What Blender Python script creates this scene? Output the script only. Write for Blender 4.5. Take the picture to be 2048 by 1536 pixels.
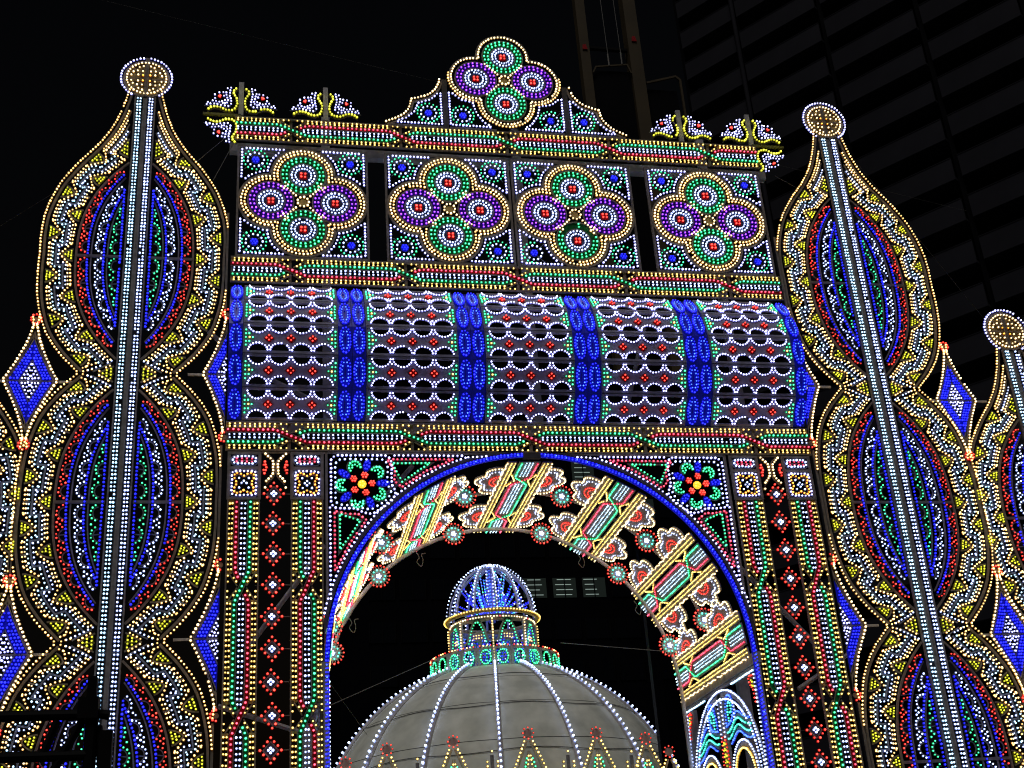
import bpy, math, random
import numpy as np
from mathutils import Matrix, Vector
random.seed(7); rng = np.random.default_rng(7)
S = bpy.context.scene
for o in list(bpy.data.objects): bpy.data.objects.remove(o)
PI = math.pi; sin, cos, sqrt = math.sin, math.cos, math.sqrt

# ------------------------------------------------------------------ camera
CAM = Vector((-6.1506, -26.0, 1.6))
yaw, pitch, roll = math.radians(12.6195), math.radians(24.9952), math.radians(-4.3166)
fw = Vector((sin(yaw)*cos(pitch), cos(yaw)*cos(pitch), sin(pitch)))
rt = Vector((cos(yaw), -sin(yaw), 0)); up = rt.cross(fw)
r2 = cos(roll)*rt + sin(roll)*up; u2 = -sin(roll)*rt + cos(roll)*up
cd = bpy.data.cameras.new('camera'); cam = bpy.data.objects.new('camera', cd)
S.collection.objects.link(cam); S.camera = cam
cam.matrix_world = Matrix((( r2.x, u2.x, -fw.x, CAM.x), (r2.y, u2.y, -fw.y, CAM.y), (r2.z, u2.z, -fw.z, CAM.z), (0, 0, 0, 1)))
cd.sensor_fit = 'HORIZONTAL'; cd.sensor_width = 36; cd.lens = 36*2549.7/2048
cd.clip_start = 0.1; cd.clip_end = 2000

# ------------------------------------------------------------------ night sky and the weak glow of the town
SUN_EL, SUN_AZ = math.radians(60), math.radians(205)       # high glow from behind the viewer, a little to the left
wd = bpy.data.worlds.new('World'); S.world = wd; wd.use_nodes = True
nt = wd.node_tree; bg = nt.nodes['Background']
sky = nt.nodes.new('ShaderNodeTexSky'); sky.sky_type = 'NISHITA'; sky.sun_disc = False
sky.sun_elevation = math.radians(-2); sky.sun_rotation = SUN_AZ
nt.links.new(sky.outputs[0], bg.inputs[0]); bg.inputs[1].default_value = 0.012
sl = bpy.data.lights.new('sun', 'SUN'); sl.energy = 0.64; sl.angle = math.radians(30); sl.color = (1.0, 0.96, 0.90)
so = bpy.data.objects.new('sun', sl); S.collection.objects.link(so)
sd = Vector((sin(SUN_AZ)*cos(SUN_EL), cos(SUN_AZ)*cos(SUN_EL), sin(SUN_EL)))
so.rotation_euler = sd.to_track_quat('Z', 'Y').to_euler(); so.location = (0, -40, 30)
S.view_settings.view_transform = 'Standard'; S.view_settings.look = 'None'
S.view_settings.exposure = 0.0; S.view_settings.gamma = 1.0; S.view_settings.use_curve_mapping = False
S.cycles.max_bounces = 5; S.cycles.diffuse_bounces = 2; S.cycles.glossy_bounces = 2
S.cycles.use_denoising = True; S.cycles.use_light_tree = True
S.cycles.caustics_reflective = False; S.cycles.caustics_refractive = False
S.cycles.sample_clamp_indirect = 3.0; S.cycles.pixel_filter_type = 'BLACKMAN_HARRIS'; S.cycles.filter_width = 1.15

# ------------------------------------------------------------------ materials
MATS = {}
def surf(name, col, rough=0.6, metal=0.0, var=0.25, scale=6.0, spec=0.4, bump=0.0, scale2=None):
    m = bpy.data.materials.new(name); m.use_nodes = True; t = m.node_tree
    b = t.nodes['Principled BSDF']; b.inputs['Roughness'].default_value = rough
    b.inputs['Metallic'].default_value = metal; b.inputs['Specular IOR Level'].default_value = spec
    tc = t.nodes.new('ShaderNodeTexCoord'); n = t.nodes.new('ShaderNodeTexNoise')
    n.inputs['Scale'].default_value = scale; n.inputs['Detail'].default_value = 5
    t.links.new(tc.outputs['Object'], n.inputs['Vector'])
    r = t.nodes.new('ShaderNodeValToRGB'); t.links.new(n.outputs['Fac'], r.inputs['Fac'])
    r.color_ramp.elements[0].position = 0.3; r.color_ramp.elements[1].position = 0.72
    r.color_ramp.elements[0].color = tuple(c*(1-var) for c in col)+(1,)
    r.color_ramp.elements[1].color = tuple(min(1, c*(1+var)) for c in col)+(1,)
    t.links.new(r.outputs[0], b.inputs['Base Color'])
    if bump:
        bp = t.nodes.new('ShaderNodeBump'); bp.inputs['Strength'].default_value = bump
        t.links.new(n.outputs['Fac'], bp.inputs['Height']); t.links.new(bp.outputs[0], b.inputs['Normal'])
    MATS[name] = m; return m
def emit(name, col, s, base=None):
    m = bpy.data.materials.new(name); m.use_nodes = True; t = m.node_tree
    b = t.nodes['Principled BSDF']; b.inputs['Base Color'].default_value = tuple(base or [min(1, c) for c in col])+(1,)
    b.inputs['Roughness'].default_value = 0.35
    b.inputs['Emission Color'].default_value = tuple(col)+(1,); b.inputs['Emission Strength'].default_value = s
    MATS[name] = m; return m

surf('frame', (0.27, 0.235, 0.22), 0.7, scale=9)            # painted timber strips of the light frames
surf('frame_dark', (0.08, 0.072, 0.075), 0.7, scale=9)
surf('frame_gray', (0.24, 0.25, 0.32), 0.65, scale=9)
surf('board', (0.50, 0.48, 0.47), 0.7, scale=4)
surf('board_pale', (0.30, 0.285, 0.40), 0.7, scale=4)
surf('pipe', (0.68, 0.65, 0.66), 0.5, metal=0.2, scale=5)
surf('truss', (0.62, 0.60, 0.64), 0.55, scale=5)
surf('petal', (0.26, 0.25, 0.05), 0.6, scale=9)
surf('plastic_green', (0.015, 0.20, 0.07), 0.3, scale=14, var=0.45)
surf('plastic_purple', (0.10, 0.008, 0.36), 0.3, scale=14, var=0.45)
surf('plastic_yellow', (0.55, 0.42, 0.18), 0.4, scale=14)
surf('plastic_red', (0.45, 0.012, 0.02), 0.35, scale=14)
surf('plastic_white', (0.07, 0.085, 0.16), 0.35, scale=14)
surf('rib_white', (0.58, 0.55, 0.59), 0.6)
surf('cloth', (0.82, 0.85, 0.76), 0.85, var=0.20, scale=1.3, bump=0.2)
surf('plastic_lilac', (0.42, 0.42, 0.75), 0.5, scale=6)
surf('seam', (0.10, 0.10, 0.10), 0.8)
surf('ground', (0.05, 0.05, 0.052), 0.9, scale=0.6)
surf('concrete', (0.026, 0.026, 0.034), 0.9, spec=0.1, var=0.2, scale=0.25)
surf('curtain', (0.013, 0.013, 0.016), 0.9)
surf('dark_wall', (0.004, 0.004, 0.006), 0.9, spec=0.03, var=0.3, scale=0.2)
surf('dark_steel', (0.004, 0.004, 0.005), 0.6, spec=0.08)
surf('amber_paint', (0.062, 0.042, 0.016), 0.7, var=0.35, scale=0.5)
surf('window_glass', (0.006, 0.007, 0.010), 0.25, spec=0.05)
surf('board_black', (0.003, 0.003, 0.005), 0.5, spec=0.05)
surf('cable', (0.10, 0.10, 0.10), 0.6)
surf('cable_pale', (0.30, 0.29, 0.28), 0.6)

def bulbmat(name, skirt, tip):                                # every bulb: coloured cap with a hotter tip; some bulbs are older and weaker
    mx = max(skirt); surf(name+'_halo_disc', tuple(0.04+0.36*c/mx for c in skirt), 0.5, var=0.1, spec=0.1)  # tint of the disc added behind each bulb for its halo
    for sf, k in (('', 1.0), ('_weak', 0.5), ('_fresh', 1.5)):
        emit(name+sf, skirt, k*1.25); emit(name+sf+'_tip', tip, k*1.45)
bulbmat('cool',   (0.44, 0.56, 1.00), (1.65, 1.95, 2.8))
bulbmat('ice',    (0.36, 0.58, 0.78), (1.35, 1.95, 2.4))
bulbmat('lav',    (0.42, 0.44, 1.00), (1.6, 1.65, 2.7))
bulbmat('warm',   (0.90, 0.52, 0.14), (2.4, 1.65, 0.62))
bulbmat('cream',  (0.85, 0.60, 0.27), (2.4, 1.9, 1.05))
bulbmat('gold',   (0.80, 0.50, 0.08), (2.1, 1.55, 0.45))
bulbmat('lime',   (0.45, 0.45, 0.010), (1.2, 1.22, 0.08))
bulbmat('lemon',  (0.45, 0.44, 0.015), (1.3, 1.3, 0.12))
bulbmat('red',    (0.55, 0.006, 0.006), (1.8, 0.12, 0.08))
bulbmat('pink',   (0.62, 0.012, 0.05), (1.7, 0.16, 0.28))
bulbmat('green',  (0.012, 0.50, 0.16), (0.14, 1.6, 0.72))
bulbmat('teal',   (0.02, 0.48, 0.32), (0.2, 1.5, 1.15))
bulbmat('blue',   (0.008, 0.010, 0.80), (0.035, 0.045, 1.7))
bulbmat('sky',    (0.03, 0.09, 0.85), (0.13, 0.33, 1.9))
bulbmat('purple', (0.16, 0.012, 0.62), (0.62, 0.14, 1.9))
bulbmat('orange', (0.90, 0.32, 0.02), (2.2, 1.1, 0.15))
emit('glow_blue', (0.002, 0.003, 0.13), 1.0, (0.01, 0.01, 0.5))       # backlit blue plastic
emit('glow_blue_dim', (0.002, 0.003, 0.035), 1.0, (0.01, 0.01, 0.5))
emit('glow_blue_ring', (0.003, 0.005, 0.28), 1.0, (0.01, 0.01, 0.5))
surf('plastic_blue', (0.008, 0.010, 0.30), 0.3, scale=14)
emit('glow_amber', (1.0, 0.55, 0.03), 1.3)
emit('lamp_tube', (0.62, 0.80, 0.74), 0.34)
emit('lit_room', (0.006, 0.009, 0.0075), 1.0, (0.02, 0.022, 0.02))

# ------------------------------------------------------------------ mesh accumulator.  local (u, v, w): x = u, z = v, y = -w (w points at the viewer)
NS = 5
_a = np.arange(NS)*2*PI/NS
BT = np.concatenate([np.c_[np.cos(_a), np.sin(_a), np.full(NS, 0.0)], np.c_[np.cos(_a), np.sin(_a), np.full(NS, 1.0)],
                     np.c_[0.62*np.cos(_a), 0.62*np.sin(_a), np.full(NS, 1.75)]])
BF1 = [(i, (i+1) % NS, NS+(i+1) % NS, NS+i) for i in range(NS)]
BF2 = [(NS+i, NS+(i+1) % NS, 2*NS+(i+1) % NS, 2*NS+i) for i in range(NS)]
BF3 = tuple(range(2*NS, 3*NS))
class MB:
    def __init__(s): s.v = []; s.f = []; s.mi = []; s.m = []; s.n = 0
    def mat(s, name):
        if name not in s.m: s.m.append(name)
        return s.m.index(name)
    def add(s, vs, fs, mat):
        k = s.mat(mat); b = s.n
        s.v.extend(vs); s.n += len(vs)
        s.f.extend([tuple(i+b for i in f) for f in fs]); s.mi.extend([k]*len(fs))
    def uvw(s, pts, fs, mat): s.add([(p[0], -p[2], p[1]) for p in pts], fs, mat)
    def box(s, u0, u1, v0, v1, w0, w1, mat):
        P = [(u, v, w) for w in (w0, w1) for v in (v0, v1) for u in (u0, u1)]
        s.uvw(P, [(0, 1, 3, 2), (4, 6, 7, 5), (0, 4, 5, 1), (2, 3, 7, 6), (0, 2, 6, 4), (1, 5, 7, 3)], mat)
    def strip(s, path, wid, mat='frame', th=0.04, w=0.0, closed=False):
        p = np.asarray(path, float)
        if len(p) < 2: return
        if closed: nx = np.roll(p, -1, 0); pv = np.roll(p, 1, 0)
        else: nx = np.vstack([p[1:], 2*p[-1]-p[-2]]); pv = np.vstack([2*p[0]-p[1], p[:-1]])
        d1 = nx-p; d0 = p-pv
        d1 = d1/np.maximum(1e-9, np.linalg.norm(d1, axis=1))[:, None]; d0 = d0/np.maximum(1e-9, np.linalg.norm(d0, axis=1))[:, None]
        t = d0+d1; l = np.linalg.norm(t, axis=1); t[l < 1e-6] = d1[l < 1e-6]; l = np.maximum(l, 1e-6); t = t/l[:, None]
        n = np.c_[-t[:, 1], t[:, 0]]
        k = np.clip(1/np.maximum(0.35, (n*np.c_[-d1[:, 1], d1[:, 0]]).sum(1)), 1, 2.2)
        n = n*(k*wid/2)[:, None]; a = p+n; b = p-n
        V = []
        for i in range(len(p)):
            V += [(a[i, 0], a[i, 1], w), (b[i, 0], b[i, 1], w), (b[i, 0], b[i, 1], w-th), (a[i, 0], a[i, 1], w-th)]
        F = []; N = len(p); R = N if closed else N-1
        for i in range(R):
            j = (i+1) % N
            for q in range(4):
                q2 = (q+1) % 4; F.append((4*i+q, 4*i+q2, 4*j+q2, 4*j+q))
        if not closed: F += [(0, 3, 2, 1), (4*N-4, 4*N-3, 4*N-2, 4*N-1)]
        s.uvw(V, F, mat)
    def poly(s, pts, mat, w=0.0, th=0.03):
        n = len(pts)
        s.uvw([(p[0], p[1], w) for p in pts]+[(p[0], p[1], w-th) for p in pts],
              [tuple(range(n)), tuple(range(2*n-1, n-1, -1))]+[(i, n+i, n+(i+1) % n, (i+1) % n) for i in range(n)], mat)
    def band(s, A, B, mat, w=0.0, th=0.03, closed=False):       # board between two polylines of equal length
        n = len(A); V = []
        for a, b in zip(A, B): V += [(a[0], a[1], w), (b[0], b[1], w), (b[0], b[1], w-th), (a[0], a[1], w-th)]
        F = []
        for i in range(n if closed else n-1):
            j = (i+1) % n
            for q in range(4): F.append((4*i+q, 4*i+(q+1) % 4, 4*j+(q+1) % 4, 4*j+q))
        if not closed: F += [(0, 3, 2, 1), (4*n-4, 4*n-3, 4*n-2, 4*n-1)]
        s.uvw(V, F, mat)
    def disc(s, c, r, mat, w=0.0, th=0.03, n=20, r0=0.0):
        A = [(c[0]+r*cos(i*2*PI/n), c[1]+r*sin(i*2*PI/n)) for i in range(n)]
        if r0: s.band(A, [(c[0]+r0*cos(i*2*PI/n), c[1]+r0*sin(i*2*PI/n)) for i in range(n)], mat, w, th, True)
        else: s.poly(A, mat, w, th)
    def bulbs(s, pts, col, r=0.024, w=0.0, drop=0.006, jit=0.005):
        for p in pts:
            if random.random() < drop: continue
            x = p[0]+random.uniform(-jit, jit); z = p[1]+random.uniform(-jit, jit); ww = p[2] if len(p) > 2 else w
            s.rawbulb((x, -ww, z), col, r)
    def rawbulb(s, pos, col, r=0.024, nrm=None):
        rr = r*random.uniform(0.80, 1.0); b = s.n
        if nrm is None:                                         # added disc in the bulb's tint, catches its light as a halo
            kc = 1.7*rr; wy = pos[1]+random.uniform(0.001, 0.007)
            s.v.extend([(pos[0]+kc*cos(a), wy, pos[2]+kc*sin(a)) for a in _a]); s.f.append(tuple(range(b, b+NS))); s.mi.append(s.mat(col+'_halo_disc')); s.n += NS; b = s.n
            s.v.extend([(pos[0]+rr*q[0], pos[1]-rr*q[2], pos[2]+rr*q[1]) for q in BT])
        else:
            q0 = Vector(nrm).to_track_quat('Z', 'Y')
            s.v.extend([tuple(Vector(pos)+rr*(q0 @ Vector(q))) for q in BT])
        s.n += len(BT); q = random.random(); cv = col+('_weak' if q < 0.2 else '_fresh' if q > 0.78 else ''); k1 = s.mat(cv); k2 = s.mat(cv+'_tip')
        for f in BF1: s.f.append(tuple(i+b for i in f))
        for f in BF2: s.f.append(tuple(i+b for i in f))
        s.f.append(tuple(i+b for i in BF3)); s.mi.extend([k1]*NS+[k2]*(NS+1))
    def tube(s, pts, r, mat, n=6):
        P = [Vector(p) for p in pts]; V = []
        for i, p in enumerate(P):
            t = (P[min(i+1, len(P)-1)]-P[max(i-1, 0)]).normalized()
            a = t.orthogonal() if abs(t.z) > 0.9 else t.cross(Vector((0, 0, 1)))
            a.normalize(); b = t.cross(a)
            for k in range(n):
                an = k*2*PI/n; V.append(tuple(p+r*(cos(an)*a+sin(an)*b)))
        F = [(i*n+k, i*n+(k+1) % n, (i+1)*n+(k+1) % n, (i+1)*n+k) for i in range(len(P)-1) for k in range(n)]
        F += [tuple(range(n-1, -1, -1)), tuple(range((len(P)-1)*n, len(P)*n))]
        s.add(V, F, mat)
    def mesh(s, name):
        me = bpy.data.meshes.new(name); me.from_pydata(s.v, [], s.f)
        for n in s.m: me.materials.append(MATS[n])
        me.polygons.foreach_set('material_index', s.mi); me.update(); return me
    def build(s, name, parent=None, loc=(0, 0, 0), stuff=False):
        return link(name, s.mesh(name), parent, loc, stuff)
COL = S.collection
def link(name, me, parent=None, loc=(0, 0, 0), stuff=False, mat=None):
    o = bpy.data.objects.new(name, me); COL.objects.link(o); o.location = loc
    if mat is not None: o.matrix_local = mat
    o.parent = parent
    if stuff: o['kind'] = 'stuff'
    return o
def thing(name, label, cat, loc=(0, 0, 0), group=None, mat=None):
    o = bpy.data.objects.new(name, None); COL.objects.link(o); o.location = loc; o.empty_display_size = 0.3
    if mat is not None: o.matrix_world = mat
    return tag(o, label, cat, group)
def tag(o, label, cat, group=None, kind=None):
    if label: o['label'] = label; o['category'] = cat
    if group: o['group'] = group
    if kind: o['kind'] = kind
    return o
KIDS = {}
def copy_thing(root, label, loc=None, mat=None, group=None):
    allo = [o for o in COL.objects]
    ch = {}
    for o in allo:
        if o.parent: ch.setdefault(o.parent, []).append(o)
    r = root.copy(); COL.objects.link(r); r['label'] = label
    if group: r['group'] = group
    if loc: r.location = loc
    if mat is not None: r.matrix_world = mat
    def rec(a, b):
        for c in ch.get(a, []):
            d = c.copy(); COL.objects.link(d); d.parent = b; rec(c, d)
    rec(root, r); return r

# ------------------------------------------------------------------ 2D helpers
def resample(path, sp, closed=False, start=0.5):
    p = np.asarray(path, float)
    if closed: p = np.vstack([p, p[:1]])
    d = np.r_[0, np.cumsum(np.linalg.norm(np.diff(p, axis=0), axis=1))]
    L = d[-1]
    if L < 1e-6: return p[:1]
    n = max(1, int(round(L/sp)))
    s = (np.arange(n)+start)*L/n if closed or start else np.linspace(0, L, n+1)
    return np.c_[np.interp(s, d, p[:, 0]), np.interp(s, d, p[:, 1])]
def arc(c, r, a0, a1, n=16): return [(c[0]+r*cos(a), c[1]+r*sin(a)) for a in np.radians(np.linspace(a0, a1, n))]
def offset(path, d):
    p = np.asarray(path, float); t = np.gradient(p, axis=0); t = t/np.maximum(1e-9, np.linalg.norm(t, axis=1))[:, None]
    return p+d*np.c_[-t[:, 1], t[:, 0]]
def ring(c, r, n, ph=0.0): return [(c[0]+r*cos(2*PI*(i+ph)/n), c[1]+r*sin(2*PI*(i+ph)/n)) for i in range(n)]
def mir(pts): return [(-p[0],)+tuple(p[1:]) for p in pts]
def smooth(pts, n=60):                                        # Catmull-Rom through points
    P = np.asarray(pts, float); P = np.vstack([2*P[0]-P[1], P, 2*P[-1]-P[-2]]); out = []
    m = len(P)-3; per = max(2, n//m)
    for i in range(m):
        for t in np.linspace(0, 1, per, endpoint=(i == m-1)):
            a, b, c, d = P[i:i+4]
            out.append(0.5*(2*b+(c-a)*t+(2*a-5*b+4*c-d)*t*t+(3*b-a-3*c+d)*t**3))
    return np.array(out)

# ------------------------------------------------------------------ setting
g = MB(); g.add([(-600, -200, 0), (600, -200, 0), (600, 900, 0), (-600, 900, 0)], [(0, 1, 2, 3)], 'ground')
tag(g.build('ground'), None, None, kind='structure')

# ================================================================== onion towers
TX = 8.866; ONH = 5.9; WAIST = 2.948
OUT = [(2.05, 0), (2.05, 0.55), (1.99, 1.2), (1.80, 1.9), (1.47, 2.45), (1.02, WAIST)]
OUTTOP = [(2.05, 0), (2.06, 0.55), (2.0, 1.15), (1.77, 1.85), (1.42, 2.45), (1.02, 2.98), (0.74, 3.45), (0.55, 3.95), (0.42, 4.45), (0.37, 4.72)]
INN_A, INN_R = -2.53, 3.77
def lens(z, d=0.0): return 1.28*(1-min(1.0, abs(z)/2.82)**2.6)-d
def dlens(z): return -math.copysign(1.28*2.6/2.82*(abs(z)/2.82)**1.6, z)
low = smooth([(u, -v) for u, v in reversed(OUT)], 40)
PATH_MID = np.vstack([low[:-1], smooth(OUT, 40)])
PATH_TOP = np.vstack([low[:-1], smooth(OUTTOP, 60)])
def onion_geom(top, clip=None):
    """frame and bulbs of one onion tier, origin on the tower axis at its cross bar; clip = (side, u) flattens one side"""
    fr, bl = MB(), MB(); pet = []
    P = PATH_TOP if top else PATH_MID
    zt = 2.95 if not top else 3.02
    for sgn in (-1, 1):
        lim = clip[1] if clip and clip[0] == sgn else 9
        def T(pts): return [(sgn*min(p[0], lim), p[1]) for p in pts]
        def ok(pts): return [(sgn*p[0], p[1]) for p in pts if p[0] < lim-0.02]
        # outer strip with its row of warm bulbs
        fr.strip(T(offset(P, 0.08)), 0.05); bl.bulbs(ok(resample(P, 0.085)), 'warm', 0.0215, 0.02)
        if clip and clip[0] == sgn: fr.strip([(sgn*(lim-0.02), -1.3), (sgn*(lim-0.02), 1.3)], 0.05)
        # inner lens
        zs = np.linspace(-2.58, 2.58, 44); L = [(lens(z), z) for z in zs]
        fr.strip(T(L), 0.045)
        # zone between lens and outer strip, mapped by (t, w)
        Q = [p for p in offset(P, 0.15) if p[1] <= zt-0.05]; Q = resample(Q, 0.05, start=0); Li = resample(offset(L, -0.06), 0.05, start=0)
        nq, nl = len(Q), len(Li)
        def Z(t, w):
            t = min(1, max(0, t)); a = t*(nl-1); b = t*(nq-1)
            i = min(int(a), nl-2); j = min(int(b), nq-2)
            A = Li[i]*(1-a+i)+Li[i+1]*(a-i); B = Q[j]*(1-b+j)+Q[j+1]*(b-j)
            q = A*(1-w)+B*w; return (q[0], q[1])
        h = 0.5/5.5; cells = [(0.5+k*h, 'i' if k % 2 == 0 else 'o') for k in range(-5, 6)]
        # meander slat
        me = []
        for t0, kd in cells:
            w = 0.66 if kd == 'i' else 0.36
            me += [Z(t0-h/2, w), Z(t0-h/6, w), Z(t0+h/6, w), Z(t0+h/2, w)]
        fr.strip(T(me), 0.035, 'frame_gray', 0.03)
        for d in (0.06, -0.06):
            bl.bulbs(ok(resample(offset(np.array(resample(me, 0.03)), d), 0.100)), 'cool' if d > 0 else 'ice', 0.0188, 0.015)
        for t0, kd in cells:
            e0, e1, e2 = (0.0, 0.40, 0.51) if kd == 'i' else (1.0, 0.60, 0.49)
            a, b, c = Z(t0-h*0.29, e0), Z(t0, e1), Z(t0+h*0.29, e0)
            m1, m2 = Z(t0-h*0.21, e0*0.5+e1*0.5), Z(t0+h*0.21, e0*0.5+e1*0.5)
            if b[0] < lim-0.1 and max(a[0], c[0]) < lim+0.1: pet.append((sgn, a, m1, b, m2, c))
            # warm V round the petal
            V = [Z(t0-h*0.56, e0*0.9+e1*0.1), Z(t0-h*0.34, e0*0.4+e1*0.6), Z(t0, e2), Z(t0+h*0.34, e0*0.4+e1*0.6), Z(t0+h*0.56, e0*0.9+e1*0.1)]
            bl.bulbs(ok(resample(V, 0.088)), 'warm', 0.0205, 0.015)
            # edge pairs opposite
            o0 = 1-e0
            for tt in np.linspace(t0-h*0.44, t0+h*0.44, 6):
                bl.bulbs(ok([Z(tt, abs(o0-0.07))]), 'warm', 0.0195, 0.015); bl.bulbs(ok([Z(tt, abs(o0-0.165))]), 'cream', 0.0188, 0.015)
            fr.strip(T([Z(t0, abs(o0-0.02)), Z(t0, 0.66 if kd == 'i' else 0.36)]), 0.025, 'frame_gray', 0.03)
        # waist fill
        for zz in ((-WAIST,) if top else (-WAIST, WAIST)):
            q = 1 if zz < 0 else -1
            V = [(0.34, zz+q*0.20), (0.62, zz+q*0.03)]
            bl.bulbs(ok(resample(V, 0.09)), 'warm', 0.0195, 0.015)
            V = [(0.30, zz+q*0.32), (0.52, zz+q*0.20), (0.86, zz+q*0.04)]
            bl.bulbs(ok(resample(V, 0.09)), 'cool', 0.0195, 0.015)
            bl.bulbs(ok(resample([(0.62, zz+q*0.26), (0.98, zz+q*0.10)], 0.09)+resample([(0.70, zz+q*0.10), (0.95, zz+q*0.02)], 0.09) if False else list(resample([(0.62, zz+q*0.26), (0.98, zz+q*0.10)], 0.09))+list(resample([(0.70, zz+q*0.10), (0.96, zz+q*0.02)], 0.085))), 'warm', 0.0195, 0.015)
            fr.strip(T([(0.36, zz+q*0.26), (0.72, zz+q*0.05)]), 0.025, 'frame_gray', 0.03)
        if top:                                                # neck rows above the zone
            N = [p for p in P if p[1] > 2.9]
            for d, c in ((0.17, 'warm'), (0.24, 'cream'), (0.36, 'cool'), (0.43, 'cream')):
                o = [p for p in offset(N, d) if p[0] > 0.33]
                if len(o) > 1: bl.bulbs(ok(resample(o, 0.085)), c, 0.021, 0.015)
            for d in (0.205, 0.30, 0.395):
                o = [p for p in offset(N, d) if p[0] > 0.30]
                if len(o) > 1: fr.strip(T(o), 0.028, 'frame', 0.03)
            pet.append((sgn, (0.30, 2.72), (0.44, 2.80), (0.50, 2.86), (0.42, 3.0), (0.30, 3.25)))
            bl.bulbs(ok(resample([(0.34, 2.62), (0.58, 2.76), (0.66, 2.9)], 0.085)), 'warm', 0.022, 0.015)
        # lens interior
        for d, kind in ((0.045, 'red'), (0.40, 'cool'), (0.72, 'green')):
            zs = np.linspace(-2.7, 2.7, 400); Cv = np.array([(lens(z, d), z) for z in zs if lens(z, d) > 0.31])
            if len(Cv) < 5: continue
            half = Cv[:, 1].max(); n = max(2, int(half/0.44)); pit = half/n
            for k in range(-n, n):
                z0 = (k+0.5)*pit; u0 = lens(z0, d); sl = dlens(z0)
                tz = 1/sqrt(1+sl*sl); tu = sl*tz; nu, nz = -tz, tu          # n points inwards
                dep = 0.19 if kind != 'green' else 0.15
                A = [(u0+nu*(dep-dep*0.92*cos(a))+tu*pit*0.36*sin(a), z0+nz*(dep-dep*0.92*cos(a))+tz*pit*0.36*sin(a)) for a in np.linspace(-PI/2, PI/2, 9)]
                A = [q for q in A if q[0] > 0.33]
                if len(A) > 2:
                    bl.bulbs(ok(resample(A, 0.085)), kind, 0.0195, 0.015)
                    fr.strip(T(offset(A, 0.045)), 0.02, 'frame', 0.03)
                zc = k*pit; uc = lens(zc, d)-0.03
                tr = [(uc, zc-0.045), (uc, zc+0.045), (uc-0.06, zc)] if kind != 'green' else [(uc, zc)]
                bl.bulbs(ok([q for q in tr if q[0] > 0.33 and abs(q[1]) > 0.06]), kind, 0.02, 0.015)
        for d in (0.25, 0.60):
            Cv = [(lens(z, d), z) for z in np.linspace(-2.7, 2.7, 80) if lens(z, d) > 0.30]
            bl.bulbs(ok(resample(Cv, 0.08)), 'blue', 0.0235, 0.02)
            Cs = [(lens(z, d+0.075), z) for z in np.linspace(-2.7, 2.7, 60) if lens(z, d+0.075) > 0.30]
            fr.strip(T(Cs), 0.028)
        zb = [z for z in np.linspace(-2.4, 2.4, 60) if lens(z, 0.55) > 0.30]
        bl.bulbs(ok(resample([(0.325, zb[0]), (0.325, zb[-1])], 0.085)), 'blue', 0.024, 0.02)
        # short rungs
        for z in (-1.42, -0.72, 0.72, 1.42):
            for d0, d1 in ((0.05, 0.25), (0.4, 0.6), (0.72, 0.9)):
                a, b = lens(z, d0), max(0.31, lens(z, d1))
                if a > b+0.05: fr.strip(T([(a, z), (b, z+0.02)]), 0.02, 'frame_gray', 0.02, -0.01)
        fr.strip(T([(0.28, 0), (lens(0), 0)]), 0.06, 'frame', 0.04, 0.012)
    return fr, bl, pet
PETAL = MB()
PETAL.strip([(-0.5, 0), (-0.36, 0.5), (0, 1.0), (0.36, 0.5), (0.5, 0)], 0.10, 'frame', 0.03)
PETAL.strip([(0, 0.05), (0, 0.62)], 0.12, 'petal', 0.02, -0.005); PETAL.strip([(-0.30, 0.13), (0.30, 0.13)], 0.10, 'petal', 0.02, -0.012)
PETAL_ME = PETAL.mesh('petal')
PB = MB(); PETAL_MESHES = {}
def petal_mesh(a, m1, b, m2, c):
    """leaf-shaped yellow corner of the fret pattern"""
    m = MB(); m.strip(smooth([a, m1, b, m2, c], 12), 0.03, 'frame', 0.03, 0.004)
    A, B, Cc = np.array(a), np.array(b), np.array(c); mid = (A+Cc)/2
    m.strip([mid, mid*0.35+B*0.65], 0.035, 'petal', 0.02, -0.01); m.strip([A*0.8+mid*0.2+0.12*(B-mid), Cc*0.8+mid*0.2+0.12*(B-mid)], 0.03, 'petal', 0.02, -0.016)
    pts = [mid+0.16*(B-mid)+f*(Cc-A)*0.5 for f in (-0.62, -0.2, 0.2, 0.62)]+[mid+0.45*(B-mid)+f*(Cc-A)*0.5 for f in (-0.33, 0.05, 0.4)]+[mid+0.72*(B-mid)]
    m.bulbs(pts, 'lime', 0.019, 0.01); return m
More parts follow.
